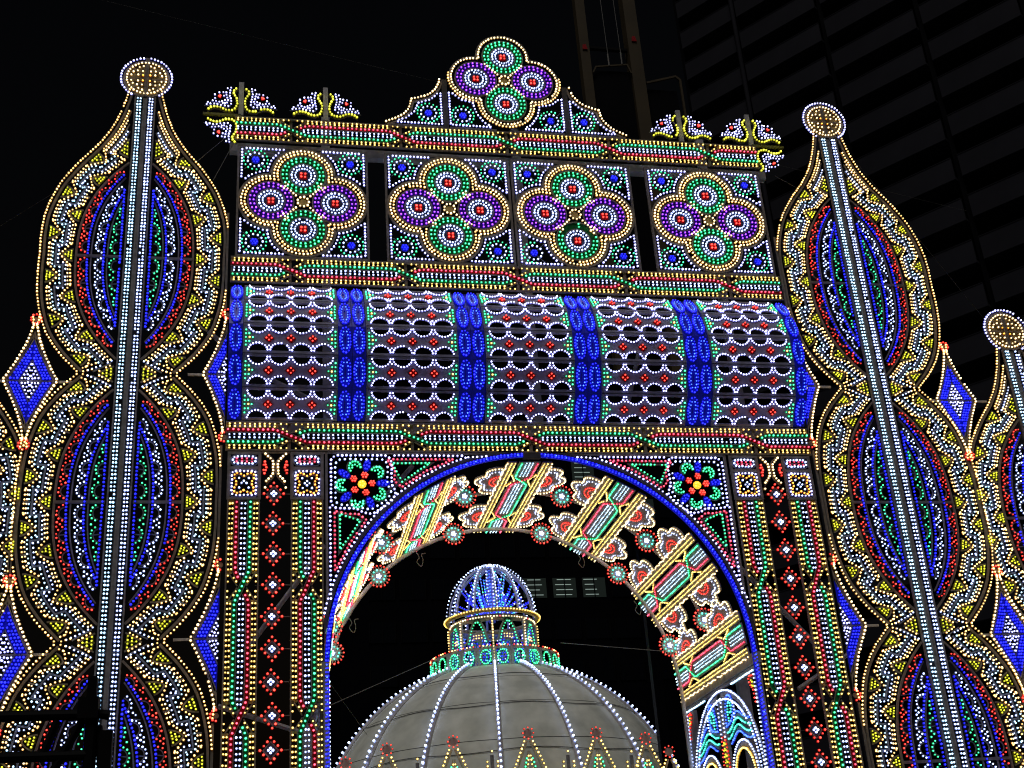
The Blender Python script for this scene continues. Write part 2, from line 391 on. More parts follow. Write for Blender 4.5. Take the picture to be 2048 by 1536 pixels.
def make_tower(label, x, zc_top, tiers, clip, z_low):
    """tiers of the tower with one spine; the root stands at the foot of the axis"""
    root = thing('light_tower', label, 'light tower', (x, 0, 0), 'onion shaped light towers')
    for k in range(tiers):
        key = (k == 0, clip)
        if key not in TIER: TIER[key] = [(m.mesh(n) if hasattr(m, 'mesh') else m) for m, n in zip(onion_geom(*key), ('onion_frame', 'onion_bulbs', ''))]; TIER[key][2] = [petal_mesh(*[(p[0]*q[0], p[1]) for p in q[1:]]).mesh('petal') for q in TIER[key][2]]
        fr, bl, pt = TIER[key]
        o = link('onion_frame', fr, root, (0, 0, zc_top-k*ONH)); link('bulbs', bl, o, stuff=True)
        for m in pt: link('petal', m, o)
    # waist petals against the spine
    for k in range(1, tiers+1):
        z = zc_top-k*ONH+ONH/2
        for s in (-1, 1): petal_mesh((s*0.29, -0.19), (s*0.40, -0.12), (s*0.60, 0), (s*0.40, 0.12), (s*0.29, 0.19)).build('petal', root, (0, 0, z))
    zt = zc_top+4.5
    sp = MB()
    for u, w, mt in ((0, 0.09, 'frame'), (-0.232, 0.03, 'frame'), (0.232, 0.03, 'frame')):
        sp.strip([(u, 0.0), (u, zt)], w, mt, 0.06, 0.03)
    z = 0.6
    while z < zt:
        for s in (-1, 1): sp.strip([(s*0.06, z), (s*0.215, z)], 0.03, 'frame_gray', 0.02, 0.0)
        z += 1.475
    spn = sp.build('spine', root); b = MB()
    zz = np.arange(max(0.5, z_low), zt, 0.0885)
    for z in zz:
        for u in (-0.17, -0.105, 0.105, 0.17): b.bulbs([(u, z)], 'ice' if (u < 0) else 'cool', 0.0225, 0.02)
    b.build('bulbs', spn, stuff=True)
    # roundel on the tip
    zb = zc_top+5.05; R = MB(); rb = MB()
    R.strip(ring((0, 0), 0.53, 28), 0.05, 'frame', 0.05, 0, True); R.strip([(0, -0.6), (0, 0.62)], 0.09, 'frame', 0.06, 0.03)
    for i in range(4):
        a0 = PI/4+i*PI/2; R.strip([(0.5*cos(a0), 0.5*sin(a0)), (0.12*cos(a0), 0.12*sin(a0))], 0.03)
    R.strip([(-0.5, 0), (0.5, 0)], 0.03)
    R.disc((0, 0), 0.50, 'plastic_yellow', -0.06, 0.02, 24)
    ro = R.build('roundel', root, (0, 0, zb))
    rb.bulbs([p for p in ring((0, 0), 0.60, 44) if not (p[1] < -0.5 and abs(p[0]) < 0.3)], 'lav', 0.025, 0.02)
    rb.bulbs(ring((0, 0), 0.465, 34), 'cream', 0.024, 0.02)
    for q in range(4):
        a0 = q*PI/2+PI/4
        for rr, da in ((0.36, 0.28), (0.36, -0.28), (0.30, 0), (0.22, 0.35), (0.22, -0.35), (0.37, 0.55), (0.37, -0.55)): rb.bulbs([(rr*cos(a0+da), rr*sin(a0+da))], 'cream', 0.022, 0.02)
        rb.bulbs([(0.12*cos(a0), 0.12*sin(a0))], 'orange', 0.022, 0.02)
    rb.build('bulbs', ro, stuff=True)
    # rear mast that carries the tower
    pm = MB(); pm.box(-0.09, 0.09, 0, zt-0.3, -0.32, -0.16, 'frame_dark'); pm.build('mast', root)
    return root
TIER = {}
ZC = 17.035
make_tower('tall three-tier onion light tower left of the central arch, under the blue-rimmed roundel', -TX, ZC, 3, (1, 2.06), 2.0)
make_tower('tall three-tier onion light tower right of the central arch, in front of the balconied block', TX, ZC, 3, (-1, 2.06), 2.0)
make_tower('lower two-tier onion light tower cut by the right edge of the picture', 12.72, ZC-6.3, 2, (-1, 1.84), 2.0)
make_tower('lower onion light tower of which only an edge shows at the far left', -12.72, ZC-6.3, 2, (1, 1.84), 2.0)

# ------------------------------------------------------------------ blue kites between the towers
def kite(label, x, z, hw, hh, sides, name='blue_kite'):
    root = thing(name, label, 'light ornament', (x, 0, z), 'blue kite ornaments between towers')
    fr, bl, gl = MB(), MB(), MB()
    for s in sides:
        for q in (-1, 1):
            def C(k, off=0.0): return [(s*(hw*k*(1-t)**1.5+off*(1-t)), q*hh*(0.05+0.95*k)*t) for t in np.linspace(0, 1, 14)]
            e = C(1.0); bl.bulbs(resample([(p[0]+s*0.035, p[1]) for p in e], 0.09), 'cream', 0.026, 0.02); fr.strip(e, 0.04)
            def B(k): return [(s*0.86*hw*k*(1-t)**1.12, q*(0.02+0.70*hh*k*t)) for t in np.linspace(0, 1, 12)]
            gl.band(B(1.0), B(0.52), 'glow_blue', -0.02, 0.02); fr.strip(B(1.04), 0.02); fr.strip(B(0.50), 0.022)
            for f in (0.93, 0.78, 0.63): bl.bulbs(resample(B(f), 0.078)[:-1], 'blue', 0.025, 0.0)
            for f in (0.42, 0.27, 0.12): bl.bulbs(resample(B(f), 0.085), 'lav', 0.021, 0.0)
            fr.strip([(s*0.02, q*hh*0.72), (s*0.02, q*hh*0.95)], 0.05)
            # yellow tail towards the tip ring
            tail = [(s*0.03, q*hh*0.92), (s*0.07, q*hh*1.12)]
            bl.bulbs(resample(tail, 0.08), 'warm', 0.022, 0.02)
        fr.strip([(s*hw, 0), (s*(hw+0.36), 0.0)], 0.05, 'pipe', 0.04, -0.02); fr.strip([(0, 0), (s*hw, 0)], 0.035)
    for q in (-1, 1):
        fr.disc((0, q*hh*1.06), 0.055, 'frame', 0.01, 0.03, 10)
        bl.bulbs([p for p in ring((0, q*hh*1.06), 0.11, 10, 0.5) if (p[0]*sides[0] > -0.02 or len(sides) == 2)], 'red', 0.024, 0.02)
    f = fr.build('kite_frame', root); bl.build('bulbs', f, stuff=True); gl.build('blue_panel', root)
    return root
KX = 10.85
kite('whole blue kite ornament high between the left towers, at the picture edge', -KX, 13.88, 0.52, 1.40, (-1, 1))
kite('blue kite ornament low at the left edge, cut by the picture', -KX, 7.98, 0.52, 1.40, (-1, 1))
kite('whole blue kite ornament high between the two right towers', KX, 13.80, 0.50, 1.40, (-1, 1))
kite('blue kite ornament low between the two right towers at the picture edge', KX, 7.95, 0.50, 1.40, (-1, 1))
kite('half blue kite ornament beside the left end of the barrel roof', -6.77, 14.12, 0.46, 1.42, (-1,))
kite('half blue kite ornament beside the outer left pillar, below', -6.77, 8.22, 0.52, 1.45, (-1,))
kite('half blue kite ornament beside the right end of the barrel roof', 6.80, 14.12, 0.44, 1.42, (1,))
kite('half blue kite ornament beside the outer right pillar, below', 6.77, 8.22, 0.52, 1.45, (1,))

# ================================================================== braided beams and pillars
def braid(L, H, crosses, first, over0, sp=0.108, endcap=True):
    """u along 0..L, v across -H/2..H/2; red and green strands swap sides at every crossing"""
    fr, bl = MB(), MB(); hh = H/2; q = hh*0.42; xw = 0.34
    for s in (-1, 1): fr.strip([(0, s*(hh-0.015)), (L, s*(hh-0.015))], 0.03, 'frame', 0.06, 0.02)
    # strands: y position sign as a function of u
    top = first
    pts = {'pink': [], 'green': []}
    order = [first, 'green' if first == 'pink' else 'pink']       # [upper, lower]
    bounds = [0]+list(crosses)+[L]
    over = over0
    for i in range(len(bounds)-1):
        a, b = bounds[i], bounds[i+1]
        for col, s in ((order[0], 1), (order[1], -1)):
            a0 = a+(xw if i > 0 else 0); b0 = b-(xw if i < len(bounds)-2 else 0)
            pts[col].append([(a0, s*q), (b0, s*q)])
        # white double row between the strands
        aa = a+(xw*0.62 if i > 0 else 0.03); bb = b-(xw*0.62 if i < len(bounds)-2 else 0.03)
        us = resample([(aa, 0), (bb, 0)], sp)[:, 0]
        for k, u in enumerate(us):
            e = min(1, (u-aa)/0.12+0.35 if i > 0 else 1, (bb-u)/0.12+0.35 if i < len(bounds)-2 else 1)
            bl.bulbs([(u, 0.036*e), (u, -0.036*e)] if e > 0.6 else [(u, 0)], 'ice' if first == 'x' else 'cool', 0.0215, 0.01)
        # yellow double rows outside
        for s in (-1, 1):
            ua, ub = a+(xw*0.9 if i > 0 else 0.03), b-(xw*0.9 if i < len(bounds)-2 else 0.03)
            for u in resample([(ua, 0), (ub, 0)], sp)[:, 0]:
                bl.bulbs([(u, s*(hh-0.055)), (u, s*(hh-0.115))], 'gold', 0.0215, 0.01)
            n = int((ub-ua)/0.55)
            for k in range(n+1):
                u = ua+(ub-ua)*k/max(1, n); fr.strip([(u, s*(hh-0.03)), (u, s*(hh-0.14))], 0.05, 'plastic_yellow', 0.02, -0.01)
        if i < len(bounds)-2:
            c = b; ov = order[0] if over == order[0] else order[1]; un = order[1] if ov == order[0] else order[0]
            for col, s in ((order[0], 1), (order[1], -1)):
                P = [(c-xw, s*q), (c+xw, -s*q)]
                if col == ov: pts[col].append(P)
                else: pts[col].append([P[0], (c-xw*0.42, s*q*0.42)]); pts[col].append([(c+xw*0.42, -s*q*0.42), P[1]])
            for s in (-1, 1):                                    # yellow corner triangles
                for t0 in (-1, 1):
                    D = [(c+t0*xw*0.95, s*(hh-0.05)), (c+t0*0.02, s*q*0.62)]
                    bl.bulbs(resample([(c+t0*xw*0.85, s*(hh-0.055)), (c+t0*0.04, s*(hh-0.055))], 0.1), 'gold', 0.0205, 0.01)
                    bl.bulbs(resample([(c+t0*xw*0.66, s*(q+0.05)), (c+t0*0.06, s*q*0.62)], 0.1), 'gold', 0.0205, 0.01)
                fr.strip([(c-xw*1.1, s*(hh-0.02)), (c-0.02, s*q*0.66)], 0.025); fr.strip([(c+xw*1.1, s*(hh-0.02)), (c+0.02, s*q*0.66)], 0.025)
            order = order[::-1]; over = un
    for col, ps in pts.items():
        for P in ps:
            bl.bulbs(resample(P, sp), col, 0.026, 0.02)
            fr.strip([(p[0], p[1]) for p in P], 0.085, 'plastic_red' if col == 'pink' else 'plastic_green', 0.02, 0.0 if len(ps) else 0)
            for d in (-0.052, 0.052): fr.strip(offset(P, d), 0.012, 'frame', 0.03, 0.012)
    n = int(L/1.35)
    for k in range(n+1):
        u = min(L-0.04, max(0.04, k*L/n)); fr.strip([(u, -hh+0.03), (u, hh-0.03)], 0.07, 'frame', 0.03, -0.03)
    return fr, bl
BL = 13.5; X0 = -6.74
for z, label, first, over, H in ((20.78, 'topmost braided light beam, under the finials and crest', 'green', 'green', 0.70),
                           (16.82, 'middle braided light beam between the quatrefoil panels and the barrel roof', 'pink', 'pink', 0.68),
                           (12.65, 'lowest braided light beam right above the arch and pillars', 'pink', 'pink', 0.68)):
    root = thing('light_beam', label, 'light beam', (X0, 0, z), 'braided light beams of the gate')
    fr, bl = braid(BL, H, [1.40, 4.08, 6.76, 9.44, 12.12], first, over)
    f = fr.build('beam_frame', root); bl.build('bulbs', f, stuff=True)
# pillars
CAPB = 11.18
def pillar(label, x, first, over):
    root = thing('light_pillar', label, 'light pillar', (x, 0, 0), 'braided light pillars of the gate')
    fr, bl = braid(CAPB, 0.68, [1.28, 3.95, 6.62, 9.29][::1] and [CAPB-9.29+0.0, CAPB-6.62, CAPB-3.95, CAPB-1.28], first, over)
    M = Matrix.Rotation(PI/2, 4, 'Y'); M.translation = (0, 0, CAPB)      # u runs downwards from the cap
    f = link('pillar_frame', fr.mesh('pillar_frame'), root, mat=M); link('bulbs', bl.mesh('bulbs'), f, stuff=True)
    # cap: upper lozenge and square rosette
    c = MB(); cb = MB(); hw = 0.335
    c.band([(-hw-0.02, 11.19), (-hw-0.02, 12.28)], [(-hw+0.045, 11.19), (-hw+0.045, 12.28)], 'frame', 0.02)
    c.band([(hw-0.045, 11.19), (hw-0.045, 12.28)], [(hw+0.02, 11.19), (hw+0.02, 12.28)], 'frame', 0.02)
    for z0, z1 in ((11.19, 11.24), (11.87, 11.94), (12.225, 12.28)): c.box(-hw+0.046, hw-0.046, z0, z1, -0.02, 0.018, 'frame')
    co = c.build('cap_frame', root)
    def rrect(cx, cz, a, b, r): return arc((cx+a-r, cz+b-r), r, 0, 90, 6)+arc((cx-a+r, cz+b-r), r, 90, 180, 6)+arc((cx-a+r, cz-b+r), r, 180, 270, 6)+arc((cx+a-r, cz-b+r), r, 270, 360, 6)
    p = MB(); p.strip(rrect(0, 12.083, 0.285, 0.118, 0.11), 0.02, 'frame_gray', 0.03, 0.01, True)
    p.strip([(-0.22, 12.083), (0.22, 12.083)], 0.02, 'frame_gray', 0.03, 0.01)
    po = p.build('lozenge', root)
    cb.bulbs(resample(rrect(0, 12.083, 0.245, 0.082, 0.08), 0.08, True), 'cool', 0.024, 0.02)
    for s in (-1, 1): cb.bulbs([(u, 12.083+s*0.036) for u in np.linspace(-0.16, 0.16, 4)], 'pink', 0.022, 0.02)
    cb.build('bulbs', po, stuff=True)
    p = MB(); cb = MB(); cz = 11.555
    p.strip(rrect(0, cz, 0.285, 0.305, 0.07), 0.02, 'frame_gray', 0.03, 0.01, True)
    star = [(0.17*(1+0.28*cos(4*(a)+PI))*cos(a)*1.08, cz+0.185*(1+0.28*cos(4*a+PI))*sin(a)*1.08) for a in np.linspace(0, 2*PI, 33)[:-1]]
    p.strip([(u*1.02, cz+(z-cz)*1.02) for u, z in star], 0.018, 'frame_gray', 0.03, 0.01, True)
    po = p.build('square_rosette', root)
    cb.bulbs(resample(rrect(0, cz, 0.252, 0.272, 0.06), 0.082, True), 'lav', 0.024, 0.02)
    out = [(u*1.16, cz+(z-cz)*1.16) for u, z in star]
    cb.bulbs(resample(out, 0.08, True), 'orange', 0.023, 0.02)
    cb.bulbs(ring((0, cz), 0.05, 4), 'cool', 0.022, 0.02); cb.bulbs([(0.10*a, cz+0.11*b) for a in (-1, 1) for b in (-1, 1)], 'cool', 0.022, 0.02)
    cb.build('bulbs', po, stuff=True); return root
pillar('outer left braided light pillar beside the tall left tower', -6.33, 'green', 'green')
pillar('inner left braided light pillar beside the arch', -5.0, 'pink', 'pink')
pillar('inner right braided light pillar beside the arch', 5.03, 'green', 'green')
pillar('outer right braided light pillar beside the tall right tower', 6.33, 'pink', 'pink')

# crossed arcs and pendants between the pillars
dia = MB(); db = MB()
dia.poly([(0, 0.155), (-0.135, 0), (0, -0.155), (0.135, 0)], 'frame_dark', 0.0, 0.04); dia.strip([(0, 0.17), (-0.15, 0), (0, -0.17), (0.15, 0)], 0.02, 'frame', 0.05, 0.01, True)
db.bulbs(resample([(0, 0.245), (-0.205, 0), (0, -0.245), (0.205, 0)], 0.106, True, 0.0), 'red', 0.026, 0.02, 0)
db.bulbs(ring((0, 0), 0.045, 4), 'cool', 0.027, 0.02, 0)
DM, DBM = dia.mesh('diamond_plate'), db.mesh('bulbs')
SIDE = {-1: 'left', 1: 'right'}
ORD = ['topmost', 'second from the top', 'third from the top', 'fourth from the top', 'fifth from the top', 'sixth from the top', 'seventh from the top', 'eighth from the top', 'ninth from the top', 'tenth from the top']
for s in (-1, 1):
    for k in range(10):
        r = thing('diamond_pendant', 'red and white diamond pendant between the %s pillars, %s' % (SIDE[s], ORD[k]), 'light pendant', (s*5.70+random.uniform(-0.02, 0.02), 0, 11.313-k*0.667), 'red diamond pendants between the pillars')
        o = link('diamond_plate', DM, r); link('bulbs', DBM, o, stuff=True)
        w = MB(); w.tube([(0.15, 0.01, 0), (0.36, 0.01, 0)], 0.012, 'frame'); w.tube([(-0.15, 0.01, 0), (-0.36, 0.01, 0)], 0.006, 'cable'); w.build('bracket', r)
    r = thing('arc_ornament', 'cream double arc ornament with red crescents, top between the %s pillars' % SIDE[s], 'light ornament', (s*5.67, 0, 11.55), 'double arc ornaments')
    f, b = MB(), MB()
    for q in (-1, 1):
        A = smooth([(q*0.24, 0.70), (q*0.07, 0.52), (q*0.055, 0.36), (q*0.07, 0.2), (q*0.22, 0.02)], 24); f.strip(offset(A, 0.04*-q), 0.02); b.bulbs(resample(A, 0.072), 'cream', 0.025, 0.02)
        b.bulbs([(q*0.22, -0.1)], 'cream', 0.025, 0.02)
        b.bulbs([(q*(0.20+0.03*abs(t)), 0.36+t*0.12) for t in (-1.1, -0.5, 0, 0.5, 1.1)], 'red', 0.026, 0.02); b.bulbs([(q*0.25, 0.30), (q*0.25, 0.42)], 'red', 0.024, 0.02)
    f.strip([(-0.3, 0.73), (0.3, 0.73)], 0.03, 'frame')
    o = f.build('arc_frame', r); b.build('bulbs', o, stuff=True)

# ================================================================== quatrefoil discs
def disc_parts(root, c, col, dead=None, R=0.54):
    """coloured disc with two rings of bulbs, a white rayed hub and four red bulbs"""
    ri = R*0.62; f = MB()
    f.disc(c, R, 'plastic_green' if col == 'green' else 'plastic_purple', -0.02, 0.02, 28, ri)
    f.strip(ring(c, R, 32), 0.03, 'frame', 0.05, 0.01, True); f.strip(ring(c, ri, 28), 0.025, 'frame', 0.05, 0.01, True)
    f.disc(c, ri*0.97, 'plastic_white', -0.05, 0.02, 20)
    s = 0.095; f.poly([(c[0]-s, c[1]-s), (c[0]+s, c[1]-s), (c[0]+s, c[1]+s), (c[0]-s, c[1]+s)], 'plastic_red', 0.0, 0.03)
    o = f.build('round_plate', root); b = MB()
    def ok(P): return [p for p in P if not dead or not dead(math.degrees(math.atan2(p[1]-c[1], p[0]-c[0])) % 360)]
    b.bulbs(ok(ring(c, R*0.90, 26)), col, 0.0255, 0.01); b.bulbs(ok(ring(c, R*0.74, 22)), col, 0.0255, 0.01)
    b.bulbs(ring(c, ri*0.83, 20), 'cool', 0.025, 0.0); b.bulbs(ring(c, ri*0.58, 18), 'cool', 0.022, 0.0)
    b.bulbs([(c[0]+a*0.045, c[1]+d*0.045) for a in (-1, 1) for d in (-1, 1)], 'red', 0.031, 0.005, 0)
    b.build('bulbs', o, stuff=True)
def foil_outline(a, r, n=14, yo=1.0):
    p = (2*a+sqrt(max(0, 4*a*a-8*(a*a-r*r))))/4
    an = math.degrees(math.atan2(p, p-a)); out = []
    for k in range(4): c = (a*cos(k*PI/2), a*sin(k*PI/2)); out += arc(c, r, k*90-an, k*90+an, n)
    return out
def quatre_core(root, yel_inner=True, dead=None, cz=0.0, a=0.76):
    yo = []
    O = [(u, v+cz) for u, v in foil_outline(a, 0.76)]
    f = MB(); f.strip(O, 0.045, 'frame', 0.05, 0.015, True)
    f.disc((0, cz), 0.10, 'plastic_yellow', -0.02, 0.02, 12)
    o = f.build('foil_frame', root); b = MB()
    for rr in (0.695, 0.615): b.bulbs(resample([(u, v+cz) for u, v in foil_outline(a, rr)], 0.092, True), 'cream' if rr > 0.65 else 'warm', 0.025, 0.01)
    b.bulbs(ring((0, cz), 0.135, 9), 'cream', 0.026, 0.01)
    for k in range(4):
        an = PI/4+k*PI/2
        b.bulbs([(rr*cos(an), cz+rr*sin(an)) for rr in (0.24, 0.33, 0.42, 0.51, 0.60)]+[(rr*cos(an)+q*0.07*sin(an), cz+rr*sin(an)-q*0.07*cos(an)) for rr in (0.58, 0.67) for q in (-1, 1)], 'cream', 0.024, 0.01)
    b.build('bulbs', o, stuff=True)
    for k, col in enumerate(('purple', 'green', 'purple', 'green')):
        disc_parts(root, (a*cos(k*PI/2), cz+a*sin(k*PI/2)), col, dead if (dead and k == 3) else None)
def corner_rosette(root, c, name='corner_rosette', parent_wire=True, dead=None):
    f, b = MB(), MB()
    for k in range(4):
        an = PI/4+k*PI/2; f.strip([(c[0]+0.05*cos(an), c[1]+0.05*sin(an)), (c[0]+0.37*cos(an), c[1]+0.37*sin(an))], 0.012, 'frame_gray', 0.012, -0.01)
    f.disc(c, 0.10, 'glow_blue', 0.0, 0.03, 12)
    o = f.build(name, root); P = ring(c, 0.065, 6)+[c]
    b.bulbs(P, 'blue', 0.024, 0.0); b.bulbs(ring(c, 0.195, 11), 'cool', 0.0235, 0.0)
    b.bulbs([p for p in ring(c, 0.285, 17) if not dead or dead(p)], 'green', 0.021, 0.0); b.build('bulbs', o, stuff=True)
def quatrefoil_panel(label, x, dead=None):
    root = thing('quatrefoil_panel', label, 'light panel', (x, 0, 17.17), 'quatrefoil light panels'); H = 1.555; cz = 1.555
    f = MB()
    for s in (-1, 1):
        f.strip([(s*1.535, 0), (s*1.535, 2*H)], 0.05, 'frame', 0.06, 0.012); f.strip([(-1.51, cz+s*(H-0.025)), (1.51, cz+s*(H-0.025))], 0.05, 'frame', 0.06, 0.009)
    o = f.build('panel_frame', root); b = MB()
    O = np.array(foil_outline(0.76, 0.845, 40))
    for a in (-1, 1):
        for d in (-1, 1):
            b.bulbs([(a*1.455, cz+d*v) for v in np.arange(0.55, 1.47, 0.088)], 'lav', 0.025, 0.01)
            b.bulbs([(a*u, cz+d*1.465) for u in np.arange(0.47, 1.42, 0.088)], 'lav', 0.025, 0.01)
            Q = np.array([p for p in O if p[0] > 0.3 and p[1] > 0.3 and p[0] < 1.43 and p[1] < 1.43]); Q = Q[np.argsort(np.arctan2(Q[:, 1]-0.2, Q[:, 0]-0.2))]
            b.bulbs([(a*p[0], cz+d*p[1]) for p in resample(Q, 0.1)], 'lav', 0.024, 0.01)
    b.build('bulbs', o, stuff=True)
    quatre_core(root, True, dead, cz)
    for i, (a, d) in enumerate(((-1, 1), (1, 1), (-1, -1), (1, -1))):
        dd = (lambda p: p[0] < -1.05) if (dead and i == 2) else None
        corner_rosette(root, (a*1.13, cz+d*1.15), dead=dd)
    return root
quatrefoil_panel('square light panel with four discs, leftmost of the row of four', -5.09)
quatrefoil_panel('square light panel with four discs, second from the left in the row', -1.56)
quatrefoil_panel('square light panel, third from the left, with unlit bulbs in its lower green disc', 1.60, lambda a: (95 < a < 150) or (300 < a < 360 and False) or (15 < a < 75))
quatrefoil_panel('square light panel with four discs, rightmost of the row of four', 5.12)

# ------------------------------------------------------------------ crest with quatrefoil and wings
root = thing('crest', 'gable crest with four discs and two curved wings on the topmost beam', 'light crest', (0.07, 0, 21.14))
cz = 1.62
f = MB(); O = [(u, v+cz) for u, v in foil_outline(0.75, 0.70)]
f.strip(O, 0.04, 'frame', 0.05, 0.015, True); f.disc((0, cz), 0.10, 'plastic_yellow', -0.02, 0.02, 12)
o = f.build('foil_frame', root); b = MB()
b.bulbs(resample([(u, v+cz) for u, v in foil_outline(0.75, 0.655)], 0.09, True), 'cream', 0.025, 0.01)
b.bulbs([p for p in resample([(u, v+cz) for u, v in foil_outline(0.75, 0.735)], 0.09, True) if p[1] < cz+0.2], 'warm', 0.025, 0.01)
b.bulbs(ring((0, cz), 0.135, 9), 'cream', 0.026, 0.01)
for k in range(4):
    an = PI/4+k*PI/2; b.bulbs([(rr*cos(an), cz+rr*sin(an)) for rr in (0.24, 0.33, 0.42, 0.51, 0.60, 0.69)], 'cream', 0.024, 0.01)
b.build('bulbs', o, stuff=True)
for k, col in enumerate(('purple', 'green', 'purple', 'green')): disc_parts(root, (0.75*cos(k*PI/2), cz+0.75*sin(k*PI/2)), col, None, 0.54)
for s in (-1, 1):
    f = MB(); f.strip([(s*1.59, 0.0), (s*1.59, 1.52)], 0.13, 'frame_dark', 0.05, 0.01); f.build('post', root)
    f = MB(); b = MB()
    A = smooth([(s*1.70, 1.54), (s*1.80, 1.24), (s*2.05, 0.98), (s*2.42, 0.84)], 20).tolist(); B = smooth([(s*2.46, 0.83), (s*2.54, 0.52), (s*2.78, 0.26), (s*3.16, 0.07)], 20).tolist()
    b.bulbs(resample(A+B, 0.088), 'cream', 0.025, 0.02); f.strip([(p[0]-s*0.05, p[1]-0.06) for p in A+B], 0.05)
    E = [(s*1.70, 1.10), (s*1.70, 0.10), (s*2.86, 0.10)]; b.bulbs(resample(E, 0.088), 'lav', 0.024, 0.01)
    b.bulbs(resample([(s*1.76, 1.08), (s*1.95, 0.86), (s*2.28, 0.72), (s*2.40, 0.44), (s*2.60, 0.24), (s*2.84, 0.14)], 0.1), 'lav', 0.024, 0.01)
    f.strip([(s*1.66, 0.03), (s*3.1, 0.03)], 0.04, 'frame', 0.05, 0.005)
    o = f.build('wing_frame', root); b.build('bulbs', o, stuff=True); corner_rosette(root, (s*2.03, 0.44))
    # inner triangle between post and discs
    f = MB(); b = MB(); E = [(s*1.48, 1.14), (s*1.48, 0.10), (s*0.42, 0.10)]; b.bulbs(resample(E, 0.088), 'lav', 0.024, 0.01)
    b.bulbs(resample([(s*1.42, 1.12), (s*1.20, 0.92), (s*0.88, 0.84), (s*0.80, 0.52), (s*0.62, 0.24), (s*0.46, 0.13)], 0.1), 'lav', 0.024, 0.01)
    f.strip([(s*0.3, 0.03), (s*1.5, 0.03)], 0.04, 'frame', 0.05, 0.005)
    o = f.build('corner_frame', root); b.build('bulbs', o, stuff=True); corner_rosette(root, (s*1.15, 0.42))

# ------------------------------------------------------------------ palmette finials
def palmette_leaf(f, b, rot, flip, o=(0, 0)):
    """one quarter leaf: lime S-rim, lavender fan with a red eye; drawn pointing to upper right"""
    def T(P):
        R = []
        for u, v in P:
            u *= flip; R.append((o[0]+u*cos(rot)-v*sin(rot), o[1]+u*sin(rot)+v*cos(rot)))
        return R
    rim1 = smooth([(0.10, 0.80), (0.19, 0.66), (0.10, 0.44), (0.10, 0.26), (0.17, 0.12)], 20); rim2 = smooth([(0.17, 0.12), (0.34, 0.10), (0.52, 0.19), (0.68, 0.18), (0.80, 0.09)], 20)
    b.bulbs(T(resample(rim1, 0.08))+T(resample(rim2, 0.08)), 'lemon', 0.028, 0.02); f.strip(T([(p[0]-0.03, p[1]-0.02) for p in rim1]), 0.02); f.strip(T([(p[0], p[1]-0.035) for p in rim2]), 0.02)
    fan = [[(0.23, 0.26), (0.245, 0.42), (0.275, 0.60), (0.24, 0.82)], [(0.26, 0.225), (0.44, 0.235), (0.62, 0.28), (0.86, 0.24)], [(0.30, 0.30), (0.42, 0.43)], [(0.36, 0.27), (0.48, 0.39)],
           [(0.30, 0.36), (0.34, 0.50), (0.37, 0.68)], [(0.40, 0.30), (0.54, 0.34), (0.72, 0.37)]]
    for L in fan:
        P = smooth(L, 16); b.bulbs(T(resample(P, 0.082)), 'lav', 0.0215, 0.02); f.strip(T([(p[0]+0.02, p[1]-0.02) for p in P]), 0.012, 'frame_gray', 0.02)
    b.bulbs(T([(0.33, 0.76), (0.43, 0.63), (0.53, 0.62), (0.63, 0.55), (0.62, 0.44), (0.41, 0.53), (0.79, 0.31)]), 'lav', 0.0215, 0.02)
    b.bulbs(T([(0.50, 0.53), (0.535, 0.505), (0.505, 0.49)]), 'red', 0.026, 0.02, 0)
def finial(label, x, side):
    r = thing('palmette_finial', label, 'light finial', (x, 0, 21.17), 'palmette finials on the topmost beam'); s = MB(); s.box(-0.06, 0.06, 0.0, 1.0, -0.07, 0.0, 'truss'); s.build('post', r)
    for fl in (1, -1):
        f, b = MB(), MB(); palmette_leaf(f, b, 0, fl); o = f.build('leaf', r); b.build('bulbs', o, stuff=True)
    if side:
        f, b = MB(), MB(); palmette_leaf(f, b, PI if side < 0 else PI, 1 if side < 0 else -1, (side*0.0, -0.06)); o = f.build('leaf', r); b.build('bulbs', o, stuff=True)
        s = MB(); s.box(min(0, side*0.9), max(0, side*0.9), -0.03, 0.03, -0.07, 0, 'petal'); s.build('side_arm', r)
finial('three-leaf corner palmette finial at the left end of the topmost beam', -6.60, -1)
finial('two-leaf palmette finial on the left part of the topmost beam', -4.54, 0)
finial('two-leaf palmette finial on the right part of the topmost beam', 4.72, 0)
finial('three-leaf corner palmette finial at the right end of the topmost beam', 6.66, 1)

# ================================================================== barrel roof of five bays
TL = [math.radians(t) for t in (-36, -18, 0, 18, 36)]; FL = 0.745
rows = []; y, z = 0.0, 13.02
for t in TL:
    y2, z2 = y+FL*sin(t), z+FL*cos(t); rows.append(((y+y2)/2, (z+z2)/2, t)); y, z = y2, z2
LW, LH = 2.06, FL-0.012
lp, lb = MB(), MB(); us = np.linspace(-LW/2, LW/2, 83); cell = 0.475; rr = 0.205
def archd(u):
    d = 0.0
    for c in (-1.5, -0.5, 0.5, 1.5):
        x = u-c*cell
        if abs(x) < rr: d = max(d, 0.90*sqrt(rr*rr-x*x))
    return d
lp.band([(u, LH/2-0.06-archd(u)) for u in us], [(u, -LH/2+0.06+archd(u)) for u in us], 'board_pale', 0.0, 0.03)
for s in (-1, 1):
    lp.strip([(-LW/2, s*(LH/2-0.03)), (LW/2, s*(LH/2-0.03))], 0.058, 'board_pale', 0.06, 0.012)
    lp.strip([(s*(LW/2-0.012), -LH/2+0.062), (s*(LW/2-0.012), LH/2-0.062)], 0.022, 'frame_gray', 0.05, 0.01)
